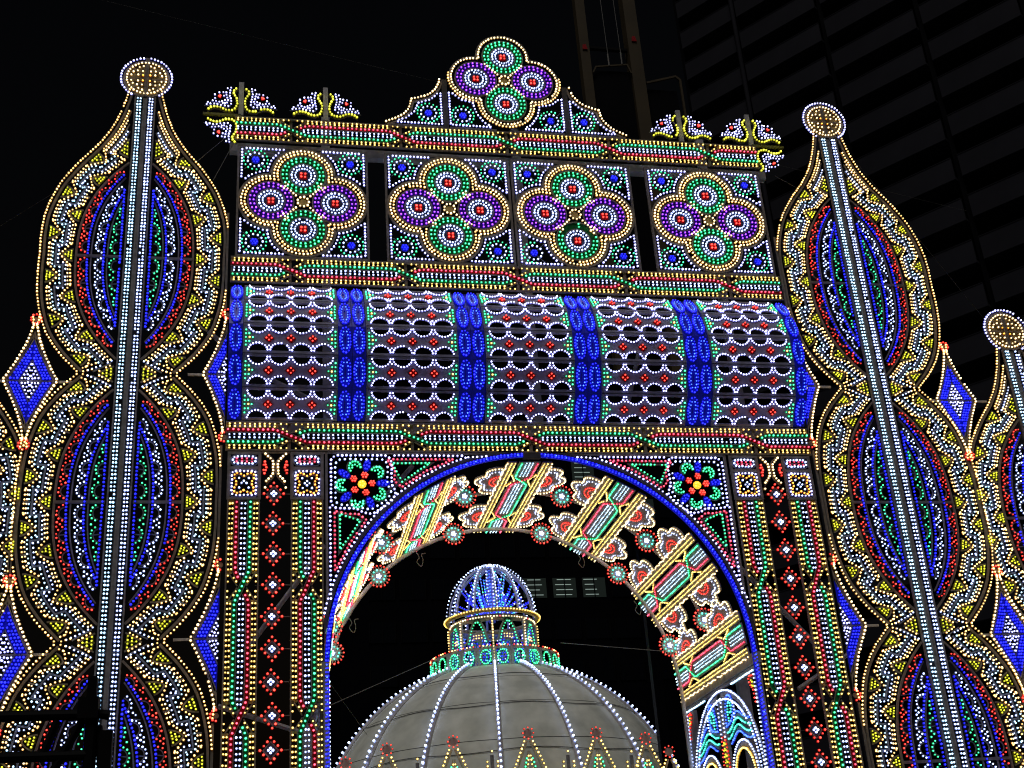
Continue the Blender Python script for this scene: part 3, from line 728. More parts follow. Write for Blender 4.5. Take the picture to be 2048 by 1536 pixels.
for c in (-1.5, -0.5, 0.5, 1.5):
    for s in (-1, 1): lb.bulbs([(c*cell+p[0], s*(LH/2-0.05-0.90*p[1])) for p in arc((0, 0), rr+0.004, 6, 174, 10)], 'lav', 0.022, 0.02)
for c in (-1, 1):
    for s in (-1, 1): lb.bulbs([(c*cell, s*0.19)], 'lav', 0.021, 0.02)
for c in (-1, 0, 1):
    u = c*cell; lp.poly([(u, 0.115), (u-0.115, 0), (u, -0.115), (u+0.115, 0)], 'plastic_red', 0.012, 0.025)
    lb.bulbs([(u, 0.055), (u, -0.055)], 'orange' if False else 'red', 0.023, 0.025); lb.bulbs([(u-0.055, 0), (u+0.055, 0)], 'red', 0.023, 0.025)
for s in (-1, 1):
    for k, n in enumerate((5, 3, 1)):
        for i in range(n): lb.bulbs([(s*(LW/2-0.06-k*0.075), (i-(n-1)/2)*0.095)], 'gold' if (k, i) == (1, 1) else 'green', 0.023, 0.02)
LPM, LBM = lp.mesh('lattice_panel'), lb.mesh('bulbs')
bp, bb = MB(), MB(); W2, H2 = 0.135, LH/2-0.02
el = [(W2*cos(a)*(1 if True else 1), H2*math.copysign(abs(sin(a))**0.8, sin(a))) for a in np.linspace(0, 2*PI, 25)[:-1]]
bp.band(el, [(u*0.14, v*0.34) for u, v in el], 'glow_blue', 0.0, 0.03, True); bp.box(-0.15, 0.15, -LH/2, LH/2, -0.06, -0.035, 'glow_blue_dim')
bb.bulbs(resample([(u*0.52, v*0.66) for u, v in el], 0.085, True), 'sky', 0.017, 0.005); bb.bulbs(resample([(u*0.84, v*0.92) for u, v in el], 0.078, True), 'blue', 0.023, 0.005)
BPM, BBM = bp.mesh('blue_panel'), bb.mesh('bulbs')
BAYN = ['first from the left', 'second from the left', 'in the middle', 'fourth from the left', 'last on the right']
for k in range(5):
    xc = (k-2)*2.69
    r = thing('roof_bay', 'bay of the blue and white barrel roof above the arch, %s' % BAYN[k], 'roof bay', (xc, 0, 13.0), 'bays of the barrel roof')
    for (yy, zz, t) in rows:
        M = Matrix.Rotation(-t, 4, 'X'); M.translation = (0, yy, zz-13.0)
        o = link('lattice_panel', LPM, r, mat=M); link('bulbs', LBM, o, stuff=True)
        for s in (-1, 1):
            M2 = M.copy(); M2.translation = (s*1.19, yy, zz-13.0); o = link('blue_panel', BPM, r, mat=M2); link('bulbs', BBM, o, stuff=True)
    for s in (-1, 1):
        m = MB(); y, z = 0.0, 0.02; pts = []
        for t in [None]+TL:
            if t is not None: y += FL*sin(t); z += FL*cos(t)
            pts.append((s*1.19, y+0.08, z))
        m.tube(pts, 0.03, 'frame_gray', 5); m.build('rib', r)

# ================================================================== arch ring and spandrels
AZ, AR = 7.654, 4.60
root = thing('arch_ring', 'saturated blue light ring around the large central arch opening', 'light arch', (0, 0, 0))
g2, b2, f2 = MB(), MB(), MB()
for a0, a1, s in ((92.4, 180, -1), (0, 87.8, 1)):
    A = arc((0, AZ), AR, a0, a1, 60); D = [(s*AR, AZ-0.01), (s*(AR+0.02), 0.3)]
    P = (A+D[1:]) if s < 0 else (D[::-1][:1]+A)
    g2.strip(P, 0.09, 'glow_blue_ring', 0.06, 0.02); b2.bulbs(resample(offset(P, 0.022), 0.08), 'blue', 0.023, 0.02, 0.004, 0.006); b2.bulbs(resample(offset(P, -0.022), 0.08), 'blue', 0.023, 0.02, 0.004, 0.006); b2.bulbs(resample(P, 0.25), 'sky', 0.018, 0.03, 0.01, 0.01)
    Q = [(p[0]*1.0, p[1]) for p in P]; f2.strip(offset(Q, -0.11), 0.07, 'frame_dark', 0.12, 0.02)
g2.build('blue_panel', root); o = f2.build('ring_frame', root); b2.build('bulbs', o, stuff=True)
m = MB(); m.box(-0.20, 0.20, 12.17, 12.29, -0.05, 0.03, 'frame_dark'); m.build('key_plate', root)
def spandrel(label, s):
    root = thing('spandrel', label, 'light panel', (0, 0, 9.0), 'flower spandrels of the arch')
    f, b = MB(), MB()
    def T(P): return [(s*-p[0] if True else 0, p[1]-9.0) for p in P]   # drawn for the left, x negative
    T = (lambda P: [(p[0], p[1]-9.0) for p in P]) if s < 0 else (lambda P: [(-p[0], p[1]-9.0) for p in P])
    # outer edges
    f.strip(T([(-4.585, 8.4), (-4.585, 12.29)]), 0.05, 'frame', 0.06, 0.005); f.strip(T([(-4.55, 12.285), (-0.2, 12.285)]), 0.04, 'frame', 0.06, 0.008)
    # white double rows along edge and ring
    R0 = AR+0.165
    b.bulbs(T(resample(arc((0, AZ), R0, 108, 168, 60), 0.105)), 'lav', 0.025, 0.01)
    b.bulbs(T(resample([(-4.515, 8.95), (-4.515, 11.05)], 0.098)), 'lav', 0.026, 0.01)
    b.bulbs(T(resample([(-3.15, 12.215), (-1.55, 12.215)], 0.098)), 'lav', 0.026, 0.01)
    b.bulbs(T(resample([(-1.5, 12.18), (-1.0, 12.21)], 0.1)), 'lav', 0.025, 0.01)
    # rounded square of the flower
    sq = arc((-4.33, 12.05), 0.16, 180, 90, 6)+[(-3.30, 12.215)]+arc((-3.32, 12.05), 0.15, 80, 0, 4)+smooth([(-3.17, 11.9), (-3.18, 11.55), (-3.10, 11.35), (-3.22, 11.12), (-3.42, 10.98)], 16).tolist()+[(-3.60, 10.86), (-3.78, 10.88), (-3.95, 10.98), (-4.25, 10.98)]+arc((-4.36, 11.12), 0.13, 270, 180, 5)
    sq = [(p[0], p[1]) for p in sq]
    b.bulbs(T(resample(sq, 0.095, True)), 'lav', 0.026, 0.01)
    c = (-3.82, 11.545); b.bulbs(T(resample([(c[0]+(p[0]-c[0])*0.86, c[1]+(p[1]-c[1])*0.86) for p in sq], 0.115, True)), 'cool', 0.023, 0.01)
    # triangles
    for tri, dirn in (([(-3.27, 12.12), (-1.80, 12.13), (-2.40, 11.86), (-2.97, 11.47), (-3.12, 11.62), (-3.10, 11.85)], 0), ([(-4.42, 10.92), (-4.42, 9.60), (-4.10, 10.22), (-3.74, 10.72), (-3.92, 10.86), (-4.12, 10.86)], 1)):
        b.bulbs(T(resample(tri, 0.095, True)), 'pink', 0.025, 0.01); f.strip(T(tri), 0.03, 'frame_gray', 0.04, -0.012, True)
    for tri in ([(-3.16, 12.03), (-2.32, 12.04), (-2.95, 11.60)], [(-4.31, 10.86), (-3.88, 10.70), (-4.31, 10.06)]):
        b.bulbs(T(resample(tri, 0.088, True)), 'green', 0.023, 0.01); cc = np.mean(tri, 0); f.strip(T([tuple(cc+(np.array(p)-cc)*1.16) for p in tri]), 0.03, 'frame_gray', 0.04, -0.01, True)
    o = f.build('spandrel_frame', root); b.build('bulbs', o, stuff=True)
    # flower
    fm, fb = MB(), MB(); c = T([c])[0]
    fm.disc(c, 0.095, 'glow_amber', 0.02, 0.03, 10)
    fb.bulbs(ring(c, 0.05, 5), 'orange', 0.022, 0.02)
    for k in range(5):
        a = PI*0.42+k*2*PI/5+ (0.0 if s < 0 else 0.08)
        P = ring((c[0]+0.215*cos(a), c[1]+0.215*sin(a)), 0.055, 6); fb.bulbs(P+[(c[0]+0.215*cos(a), c[1]+0.215*sin(a))], 'red', 0.026, 0.02)
        bc = (c[0]+0.455*cos(a), c[1]+0.455*sin(a))
        E = [(bc[0]+0.155*cos(t)*cos(a)-0.085*sin(t)*sin(a), bc[1]+0.155*cos(t)*sin(a)+0.085*sin(t)*cos(a)) for t in np.linspace(0, 2*PI, 15)[:-1]]
        fm.poly(E, 'glow_blue', 0.0, 0.03); fb.bulbs([(bc[0]+(p[0]-bc[0])*0.62, bc[1]+(p[1]-bc[1])*0.62) for p in E[::2]]+[bc], 'blue', 0.021, 0.005)
        g = a+PI/5*(1 if s < 0 else 1); gc = (c[0]+0.43*cos(g), c[1]+0.43*sin(g))
        A = arc(gc, 0.125, math.degrees(g)-115, math.degrees(g)+115, 9); fb.bulbs(A, 'green', 0.025, 0.01); fb.bulbs(arc(gc, 0.055, math.degrees(g)-100, math.degrees(g)+100, 4), 'green', 0.0215, 0.01)
        fm.strip(arc(gc, 0.165, math.degrees(g)-120, math.degrees(g)+120, 12), 0.02, 'frame', 0.03)
    o = fm.build('flower', root); fb.build('bulbs', o, stuff=True)
spandrel('corner panel with a star flower, left above the arch', -1)
spandrel('corner panel with a star flower, right above the arch', 1)

# ================================================================== vault of light boards behind the arch
VL = 4.85; VY = 2.62; VR = 4.52
def vault_strip():
    bd, bl = MB(), MB(); h = VL/2
    for s in (-1, 1):
        bd.box(-h, h, min(s*0.30, s*0.47), max(s*0.30, s*0.47), -0.03, 0.0, 'board')
        for v in (0.335, 0.42): bl.bulbs([(u, s*v) for u in np.arange(-h+0.04, h, 0.095)], 'gold', 0.0185, 0.0, 0.004)
        # wavy edge
        E = [(u, s*(0.50+0.035*abs(sin((u+h)*PI/0.34)))) for u in np.linspace(-h, h, 120)]
        bl.bulbs(resample(E, 0.085), 'cream', 0.0195, 0.0, 0.004); bd.strip([(u, v-s*0.03) for u, v in E][::2], 0.05, 'board', 0.03, -0.002)
    xw = 0.24; q = 0.185; cr = (-1.32, 1.25); bounds = (-h, cr[0], cr[1], h); order = ['pink', 'green']
    for i in range(3):
        a, b = bounds[i], bounds[i+1]; a0 = a+(xw if i else 0); b0 = b-(xw if i < 2 else 0)
        for col, s in ((order[0], 1), (order[1], -1)): bl.bulbs(resample([(a0, s*q), (b0, s*q)], 0.085), col, 0.023, 0.0, 0.004)
        hexa = [(a+(0.12 if i else 0), 0), (a0, -0.24), (b0, -0.24), (b-(0.12 if i < 2 else 0), 0), (b0, 0.24), (a0, 0.24)]; bd.poly(hexa, 'board', -0.004, 0.026)
        for v in (-0.075, 0.0, 0.075): bl.bulbs([(u, v) for u in np.arange(a0+0.02, b0, 0.10)], 'ice', 0.0165, 0.0, 0.004)
        if i < 2:
            for col, s in ((order[0], 1), (order[1], -1)):
                P = [(b-xw, s*q), (b+xw, -s*q)]; bl.bulbs(resample(P, 0.075), col, 0.022, 0.01, 0.004); bd.strip(P, 0.12, 'board', 0.02, -0.001 if s > 0 else -0.005)
            for s in (-1, 1):
                P = [(b-0.38, s*0.30), (b, s*0.16), (b+0.38, s*0.30)]; bl.bulbs(resample([(p[0], p[1]+0) for p in P], 0.065), 'gold', 0.0175, 0.0); bd.strip(P, 0.05, 'board', 0.02, -0.008)
            order = order[::-1]
    return bd, bl
def trefoil():
    bd, bl = MB(), MB()
    def rad(k, g=0.0):                                         # three round lobes, long along the board
        out = []
        for c, r, a0, a1 in (((0.55, 0.10), 0.28, -20, 112), ((0.0, 0.20), 0.37, 24, 156), ((-0.55, 0.10), 0.28, 68, 200)):
            out += arc((c[0]*(0.35+0.65*k), c[1]), r*k, a0, a1, 14)
        return [p for p in out if p[1] > -0.01]
    O = rad(1.0); bd.band(O, [(p[0]*0.75, 0.0) for p in O], 'board', 0.0, 0.03)
    bl.bulbs(resample(rad(0.94), 0.078), 'cream', 0.0225, 0.0, 0.004); bl.bulbs(resample(rad(0.62), 0.085), 'cool', 0.0185, 0.0, 0.004)
    bl.bulbs([(0.30*cos(a), 0.02+0.19*sin(a)) for a in np.linspace(0.12, PI-0.12, 11)], 'red', 0.0235, 0.0); bl.bulbs([(0.19*cos(a), 0.02+0.10*sin(a)) for a in np.linspace(0.3, PI-0.3, 6)], 'red', 0.02, 0.0)
    bl.bulbs([(u, 0.02) for u in (-0.62, -0.53, -0.44, 0.44, 0.53, 0.62)], 'cool', 0.019, 0.0)
    return bd, bl
VB, VBL = [m.mesh(n) for m, n in zip(vault_strip(), ('braided_board', 'bulbs'))]
TB, TBL = [m.mesh(n) for m, n in zip(trefoil(), ('trefoil_lobe', 'bulbs'))]
VN = {90: 'at the crown of the vault', 61: 'first to the right of the crown', 32: 'second to the right of the crown', 3: 'resting above the right side arcade', 119: 'first to the left of the crown', 148: 'second to the left of the crown', 177: 'lowest one on the left'}
for ang, txt in VN.items():
    th = math.radians({3: 6.5, 177: 173.5}.get(ang, ang))
    X = Vector((0, 1, 0)); Yv = Vector((cos(th), 0, sin(th))); Zv = X.cross(Yv)
    M = Matrix(((X.x, Yv.x, Zv.x, VR*cos(th)), (X.y, Yv.y, Zv.y, VY), (X.z, Yv.z, Zv.z, AZ-0.02+VR*sin(th)), (0, 0, 0, 1)))
    r = thing('vault_board', 'braided light board with trefoil lobes inside the arch, %s' % txt, 'light board', mat=M, group='braided boards of the vault')
    o = link('braided_board', VB, r); link('bulbs', VBL, o, stuff=True)
    for u in (-1.25, 1.20):
        for s in (-1, 1):
            if (ang == 3 and s > 0) or (ang == 177 and s < 0): continue
            T2 = Matrix.Translation((u, 0.004, s*0.53)) @ (Matrix.Identity(4) if s > 0 else Matrix.Rotation(PI, 4, 'Y'))
            o = link('trefoil_lobe', TB, r, mat=T2); link('bulbs', TBL, o, stuff=True)
# arched tubes
for Y, R, lab in ((2.35, 4.62, 'front pale tube arch carrying the vault boards'), (4.55, 4.42, 'rear pale tube arch carrying the vault boards')):
    m = MB(); m.tube([(R*cos(a), Y, AZ+R*sin(a)) for a in np.linspace(0, PI, 40)], 0.05, 'pipe', 8)
    m.tube([(-R, Y, AZ), (-R, Y, 0)], 0.05, 'pipe', 8); m.tube([(R, Y, AZ), (R, Y, 0)], 0.05, 'pipe', 8)
    tag(m.build('tube_arch'), lab, 'tube arch', 'tube arches of the vault')
# rosettes
ro, rb = MB(), MB()
ro.disc((0, 0), 0.195, 'board', 0.0, 0.04, 20)
for k in range(20):
    a = 2*PI*k/20; ro.strip([(0.18*cos(a), 0.18*sin(a)), (0.245*cos(a), 0.245*sin(a))], 0.018, 'board', 0.03, -0.003)
rb.bulbs(ring((0, 0), 0.265, 18), 'red', 0.0235, 0.0, 0.01); rb.bulbs(ring((0, 0), 0.155, 10), 'teal', 0.024, 0.005, 0); rb.bulbs(ring((0, 0), 0.045, 5)+[(0, 0)], 'cool', 0.028, 0.01, 0)
ROM, RBM = ro.mesh('rosette_plate'), rb.mesh('bulbs')
for Y, R, row in ((2.35, 4.60, 'front'), (4.55, 4.40, 'rear')):
    for ang in (17, 46, 75, 105, 134, 163):
        side = 'right' if ang < 90 else 'left'; pos = {17: 'lowest', 46: 'middle', 75: 'uppermost'}[ang if ang < 90 else {105: 75, 134: 46, 163: 17}[ang]]
        th = math.radians(ang)
        r = thing('rosette', 'round red, green and white rosette on the %s tube arch, %s on the %s' % (row, pos, side), 'light rosette', (R*cos(th), Y-0.12, AZ+R*sin(th)), 'round rosettes on the tube arches')
        o = link('rosette_plate', ROM, r); link('bulbs', RBM, o, stuff=True)

# side arcades under the vault
def arcade():
    fr, bl = MB(), MB()
    fr.box(-2.5, 2.5, 7.45, 7.68, -0.14, 0.02, 'board'); fr.box(-2.5, 2.5, 7.38, 7.43, -0.10, 0.0, 'board')
    for u in (-2.43, 2.43): fr.box(u-0.06, u+0.06, 0, 7.38, -0.10, 0.0, 'board')
    for s in (-1, 1):
        bl.bulbs([(s*u, 7.32) for u in np.arange(0.95, 2.32, 0.075)], 'ice', 0.023, 0.01); bl.bulbs([(s*2.33, v) for v in np.arange(4.0, 7.28, 0.085)], 'cool', 0.022, 0.01)
    big = lambda k: [(2.26*k*cos(t), 5.0+2.33*k*abs(sin(t))**0.92) for t in np.linspace(0, PI, 60)]
    fr.strip(big(0.96), 0.10, 'board', 0.05, 0.0); bl.bulbs(resample(big(1.0), 0.08), 'cool', 0.024, 0.012); bl.bulbs(resample(big(0.915), 0.08), 'cool', 0.024, 0.01)
    for s in (-1, 1):
        bl.bulbs([(s*2.26, v) for v in np.arange(3.5, 5.0, 0.09)]+[(s*2.07, v) for v in np.arange(3.5, 5.0, 0.09)], 'cool', 0.022, 0.01); fr.box(s*2.165-0.05, s*2.165+0.05, 0, 5.0, -0.05, 0, 'board')
        # corner scrolls in red with yellow hearts
        C = smooth([(s*2.28, 7.22), (s*2.02, 7.24), (s*2.06, 7.06), (s*2.2, 6.9), (s*2.24, 6.62)], 24); bl.bulbs(resample(C, 0.085), 'red', 0.023, 0.012); fr.strip(C, 0.10, 'board', 0.03, -0.01)
        bl.bulbs([(s*2.13, 7.14), (s*2.19, 7.10), (s*2.22, 7.0), (s*2.16, 7.02)], 'lime', 0.022, 0.01)
        # shaft edge
        bl.bulbs([(s*0.12, v) for v in np.arange(6.3, 7.22, 0.095)], 'cool', 0.022, 0.012)
        # scrolls beside the shaft
        Sx = smooth([(s*0.30, 6.45), (s*0.36, 6.85), (s*0.55, 7.14), (s*0.78, 7.05), (s*0.80, 6.78), (s*0.62, 6.52)], 30); bl.bulbs(resample(Sx, 0.075), 'sky', 0.024, 0.01); fr.strip([(p[0]-s*0.05, p[1]-0.03) for p in Sx], 0.05, 'board', 0.03, -0.012)
        Sy = smooth([(s*0.50, 6.55), (s*0.48, 6.8), (s*0.58, 6.98), (s*0.70, 6.92), (s*0.68, 6.76), (s*0.58, 6.74)], 30); bl.bulbs(resample(Sy, 0.07), 'teal', 0.022, 0.01)
        bl.bulbs(resample([(s*0.86, 6.95), (s*0.92, 6.72), (s*0.80, 6.5)], 0.08), 'cool', 0.022, 0.01)
        # waves
        for j, col in enumerate(('sky', 'teal', 'teal', 'sky')):
            z0 = 6.16+j*0.145; W = [(s*u, z0+0.10*sin((u-0.72)*PI/0.62+0.2)*(1 if u < 1.35 else 0.7)-0.20*max(0, u-1.15)**1.4) for u in np.linspace(0.30 if j else 0.45, 1.92-0.06*j, 36)]
            bl.bulbs(resample(W, 0.075), col, 0.024, 0.01)
            if j in (0, 2): fr.strip([(p[0], p[1]+0.072) for p in W][::2], 0.075, 'board', 0.03, -0.006)
        c = s*1.09; sm = lambda r: [(c+r*cos(t), 5.2+r*1.10*sin(t)) for t in np.linspace(0, PI, 30)]
        fr.strip(sm(0.70), 0.10, 'board', 0.04, 0.0); bl.bulbs(resample(sm(0.78), 0.08), 'cool', 0.023, 0.01); bl.bulbs(resample(sm(0.62), 0.064), 'gold', 0.026, 0.01)
        for u in (c-0.62, c+0.62): bl.bulbs([(u, v) for v in np.arange(3.5, 5.2, 0.08)], 'gold', 0.023, 0.01)
    fr.box(-0.15, 0.15, 0, 7.30, -0.04, 0.0, 'board')
    bl.bulbs([(0, v) for v in np.arange(5.4, 6.3, 0.13)]+[(q*0.06, v) for q in (-1, 1) for v in np.arange(5.75, 6.2, 0.13)], 'lime', 0.022, 0.012); bl.bulbs([(q*(0.10+0.08*sin((v-5.2)*3)), v) for q in (-1, 1) for v in np.arange(5.2, 6.32, 0.085)], 'red', 0.022, 0.012)
    return fr, bl
AF, AB = [m.mesh(n) for m, n in zip(arcade(), ('arcade_frame', 'bulbs'))]
for s in (-1, 1):
    X = Vector((0, -s, 0)); Yv = Vector((s, 0, 0)); Zv = Vector((0, 0, 1))
    M = Matrix(((X.x, Yv.x, Zv.x, s*4.58), (X.y, Yv.y, Zv.y, 2.45), (X.z, Yv.z, Zv.z, 0), (0, 0, 0, 1)))
    r = thing('side_arcade', 'white and blue wave arcade forming the %s side wall of the vault' % SIDE[s], 'light arcade', mat=M, group='side arcades of the vault')
    o = link('arcade_frame', AF, r); link('bulbs', AB, o, stuff=True)

# ================================================================== structure behind the gate
def pipe(name, label, pts, r, cat, mat='truss', n=6, group=None):
    m = MB(); m.tube(pts, r, mat, n); return tag(m.build(name), label, cat, group)
def beam(name, label, b, cat, mat='truss', group=None):
    m = MB(); x0, x1, y0, y1, z0, z1 = b; m.box(x0, x1, z0, z1, -y1, -y0, mat); return tag(m.build(name), label, cat, group)
beam('truss_beam', 'long pale box beam behind the tops of the quatrefoil panels', (-6.85, 7.0, 0.22, 0.42, 20.27, 20.50), 'steel beam', group='pale steel beams behind the gate')
beam('truss_beam', 'long pale box beam behind the foot of the barrel roof', (-6.6, 6.75, 0.25, 0.43, 12.92, 13.12), 'steel beam', group='pale steel beams behind the gate')
for x, t in ((-4.62, 'leftmost'), (0.25, 'middle'), (5.3, 'rightmost')):
    beam('steel_post', 'tall pale steel post behind the barrel roof, %s of three' % t, (x, x+0.2, 0.45, 0.62, 12.5, 21.6), 'steel post', group='pale steel posts behind the gate')
for i, (p, q, t) in enumerate((((-6.6, 0.9, 14.9), (-4.4, 0.7, 13.6), 'behind the first roof bay'), ((-1.75, 0.8, 12.4), (-0.7, 0.8, 16.2), 'behind the second roof bay'), ((2.4, 0.8, 13.1), (3.4, 0.8, 16.3), 'behind the fourth roof bay'),
      ((-6.2, 0.9, 8.2), (-4.6, 0.7, 10.4), 'behind the left pillars, upper'), ((-6.75, 0.9, 7.05), (-5.0, 0.7, 6.4), 'behind the left pillars, lower'), ((6.5, 0.9, 8.0), (4.6, 0.7, 10.1), 'behind the right pillars, upper'), ((7.6, 0.9, 8.0), (5.8, 0.7, 7.0), 'behind the right pillars, lower'),
      ((-3.3, 0.8, 11.5), (-2.6, 0.8, 12.3), 'behind the left spandrel'), ((3.3, 0.8, 11.5), (2.5, 0.8, 12.3), 'behind the right spandrel'), ((-6.9, 0.6, 15.2), (-7.2, 0.5, 15.45), 'beside the left end of the barrel roof'))):
    pipe('brace', 'slanting pale scaffold brace ' + t, [p, q], 0.055, 'brace', group='slanting scaffold braces')
# posts at the back of the vault
for s in (-1, 1):
    beam('steel_post', 'pale ladder-marked post at the rear %s foot of the vault' % SIDE[s], (s*4.75-0.12, s*4.75+0.12, 4.9, 5.1, 0, 7.4), 'steel post', group='pale steel posts behind the gate')
beam('steel_post', 'pale steel post standing behind the right side of the vault', (5.05, 5.3, 2.3, 2.5, 0, 9.0), 'steel post', group='pale steel posts behind the gate')
# hanging cable loops at the rear of the vault
for i, (a, nm) in enumerate(((118, 'left of the crown'), (150, 'far left'), (35, 'on the right'), (60, 'right of the crown'))):
    th = math.radians(a); x, z = 4.35*cos(th), AZ+4.35*sin(th)
    P = 0.6*smooth([(0, 0), (0.12, -0.22), (0.02, -0.42), (0.2, -0.62), (0.28, -0.36), (0.22, -0.1), (0.4, -0.05)], 36)
    pipe('cable_loop', 'loose thin cable loop dangling from the rear edge of the vault, ' + nm, [(x+p[0], 4.95, z+p[1]+0.1) for p in P], 0.010, 'cable', 'cable_pale', 4, 'dangling cable loops')
# guy wires
for p, q, t in (((-4.6, 4.6, 7.6), (1.4, 27, 14.0), 'thin wire from the left of the vault to the dome lantern'), ((-4.5, 4.6, 8.6), (-2.2, 18.0, 9.4), 'thin wire slanting down left of the dome'),
      ((4.4, 4.6, 8.8), (7.0, 27, 14.6), 'thin wire from the dome lantern to the vault on the right'), ((9.5, 0.2, 21.3), (26, 14, 17), 'thin wire from the right tower tip towards the balconied block'),
      ((-9.2, 0.2, 20.2), (-22, 6, 13.6), 'thin wire running left from the shoulder of the tall left tower'), ((-7.6, 0.1, 19.8), (-6.9, 0.1, 20.6), 'short thin wire from the tall left tower to the corner finial'),
      ((-7.2, 0.1, 19.3), (-6.75, 0.1, 20.4), 'second short wire below the left corner finial'), ((7.2, 0.1, 20.3), (8.0, 0.1, 19.8), 'short thin wire from the right corner finial to the right tower'), ((-20, 30, 52), (34, 30, 40), 'long thin wire crossing the upper sky above the crest')):
    pipe('guy_wire', t, [p, q], 0.008 if q[1] < 20 else 0.011, 'wire', 'cable_pale', 4, 'guy wires')

# ================================================================== dome pavilion
DC = Vector((4.25, 28.0, 0)); DZ = 5.9; DR = 7.92
cang = math.atan2(CAM.y-DC.y, CAM.x-DC.x)
root = thing('dome_pavilion', 'large pale fabric dome with white light ribs and a lit lantern, seen through the arch', 'dome', DC)
NR = 16; zt0 = 13.36
def dome_pt(az, el, R=DR): return (R*cos(el)*cos(az), R*cos(el)*sin(az), DZ+R*sin(el))
el1 = math.asin((zt0-DZ)/DR); els = np.linspace(0.0, el1, 6)
for k in range(NR):
    a0, a1 = cang+k*2*PI/NR, cang+(k+1)*2*PI/NR
    near = cos((a0+a1)/2-cang) > -0.25
    for j in range(5):
        m = MB(); V = []; na, ne = 5, 4; g0 = 0.006
        for e in np.linspace(els[j]+0.002, els[j+1]-0.002, ne):
            for a in np.linspace(a0+0.008, a1-0.008, na): V.append(dome_pt(a, e, DR+0.02*sin((a-a0)/(a1-a0)*PI)))
        m.add(V, [(r*na+c, r*na+c+1, (r+1)*na+c+1, (r+1)*na+c) for r in range(ne-1) for c in range(na-1)], 'cloth')
        o = m.build('dome_panel', root)
        for p in o.data.polygons: p.use_smooth = True
    m = MB(); P = [dome_pt(a0, e, DR+0.03) for e in np.linspace(0, el1, 24)]; m.tube(P, 0.10, 'rib_white', 5)
    rbm = MB()
    if near or k in (0,):
        tot = DR*el1; n = int(tot/0.23)
        for i in range(n):
            e = (i+0.5)*el1/n; p = dome_pt(a0, e, DR+0.13); nn = (cos(e)*cos(a0), cos(e)*sin(a0), sin(e)); tx = (-sin(a0), cos(a0), 0)
            rbm.rawbulb(p, 'cool', 0.052, nn)
    o = m.build('rib', root)
    if rbm.n: rbm.build('bulbs', o, stuff=True)
m = MB(); und = []
for a in np.linspace(0, 2*PI, 33)[:-1]:
    for e in (0.0, el1*0.33, el1*0.66, el1): und.append(dome_pt(a, e, DR-0.03))
m.add(und, [(i*4+j, ((i+1) % 32)*4+j, ((i+1) % 32)*4+j+1, i*4+j+1) for i in range(32) for j in range(3)], 'seam'); m.build('dome_lining', root)
# seam ropes
m = MB()
for z in (12.6, 11.1, 9.2):
    e = math.asin((z-DZ)/DR); m.tube([dome_pt(cang+t, e+0.008*sin(9*t), DR+0.04) for t in np.linspace(-1.6, 1.6, 50)], 0.015, 'seam', 4)
m.build('seam_rope', root)
# drum of framed green rings
NG = 24; RG = 2.72
for k in range(NG):
    a = cang+PI/NG+k*2*PI/NG; w = 2*RG*math.tan(PI/NG)
    M = Matrix.Rotation(a+PI/2, 4, 'Z'); M.translation = (RG*cos(a), RG*sin(a), 13.26)
    if k == 0:
        f, b = MB(), MB(); f.band([(-w/2+0.01, 0), (-w/2+0.01, 0.86)], [(-w/2+0.11, 0), (-w/2+0.11, 0.86)], 'rib_white'); f.band([(w/2-0.11, 0), (w/2-0.11, 0.86)], [(w/2-0.01, 0), (w/2-0.01, 0.86)], 'rib_white')
        f.box(-w/2+0.111, w/2-0.111, 0, 0.12, -0.03, -0.003, 'rib_white'); f.box(-w/2+0.111, w/2-0.111, 0.76, 0.86, -0.03, -0.003, 'rib_white')
        b.bulbs([(0.215*cos(t), 0.43+0.285*sin(t)) for t in np.linspace(0, 2*PI, 17)[:-1]], 'green', 0.036, 0.02)
        for i, u in enumerate((-0.22, -0.07, 0.08, 0.23)): b.bulbs([(u, 0.90)], 'warm' if i % 3 else 'red', 0.034, 0.02)
        GM, GB = f.mesh('ring_panel'), b.mesh('bulbs')
    o = link('ring_panel', GM, root, mat=M); link('bulbs', GB, o, stuff=True)
m = MB(); m.tube([(RG*0.98*cos(a), RG*0.98*sin(a), 13.32) for a in np.linspace(0, 2*PI, 30)], 0.08, 'rib_white', 5); m.build('drum_base', root)
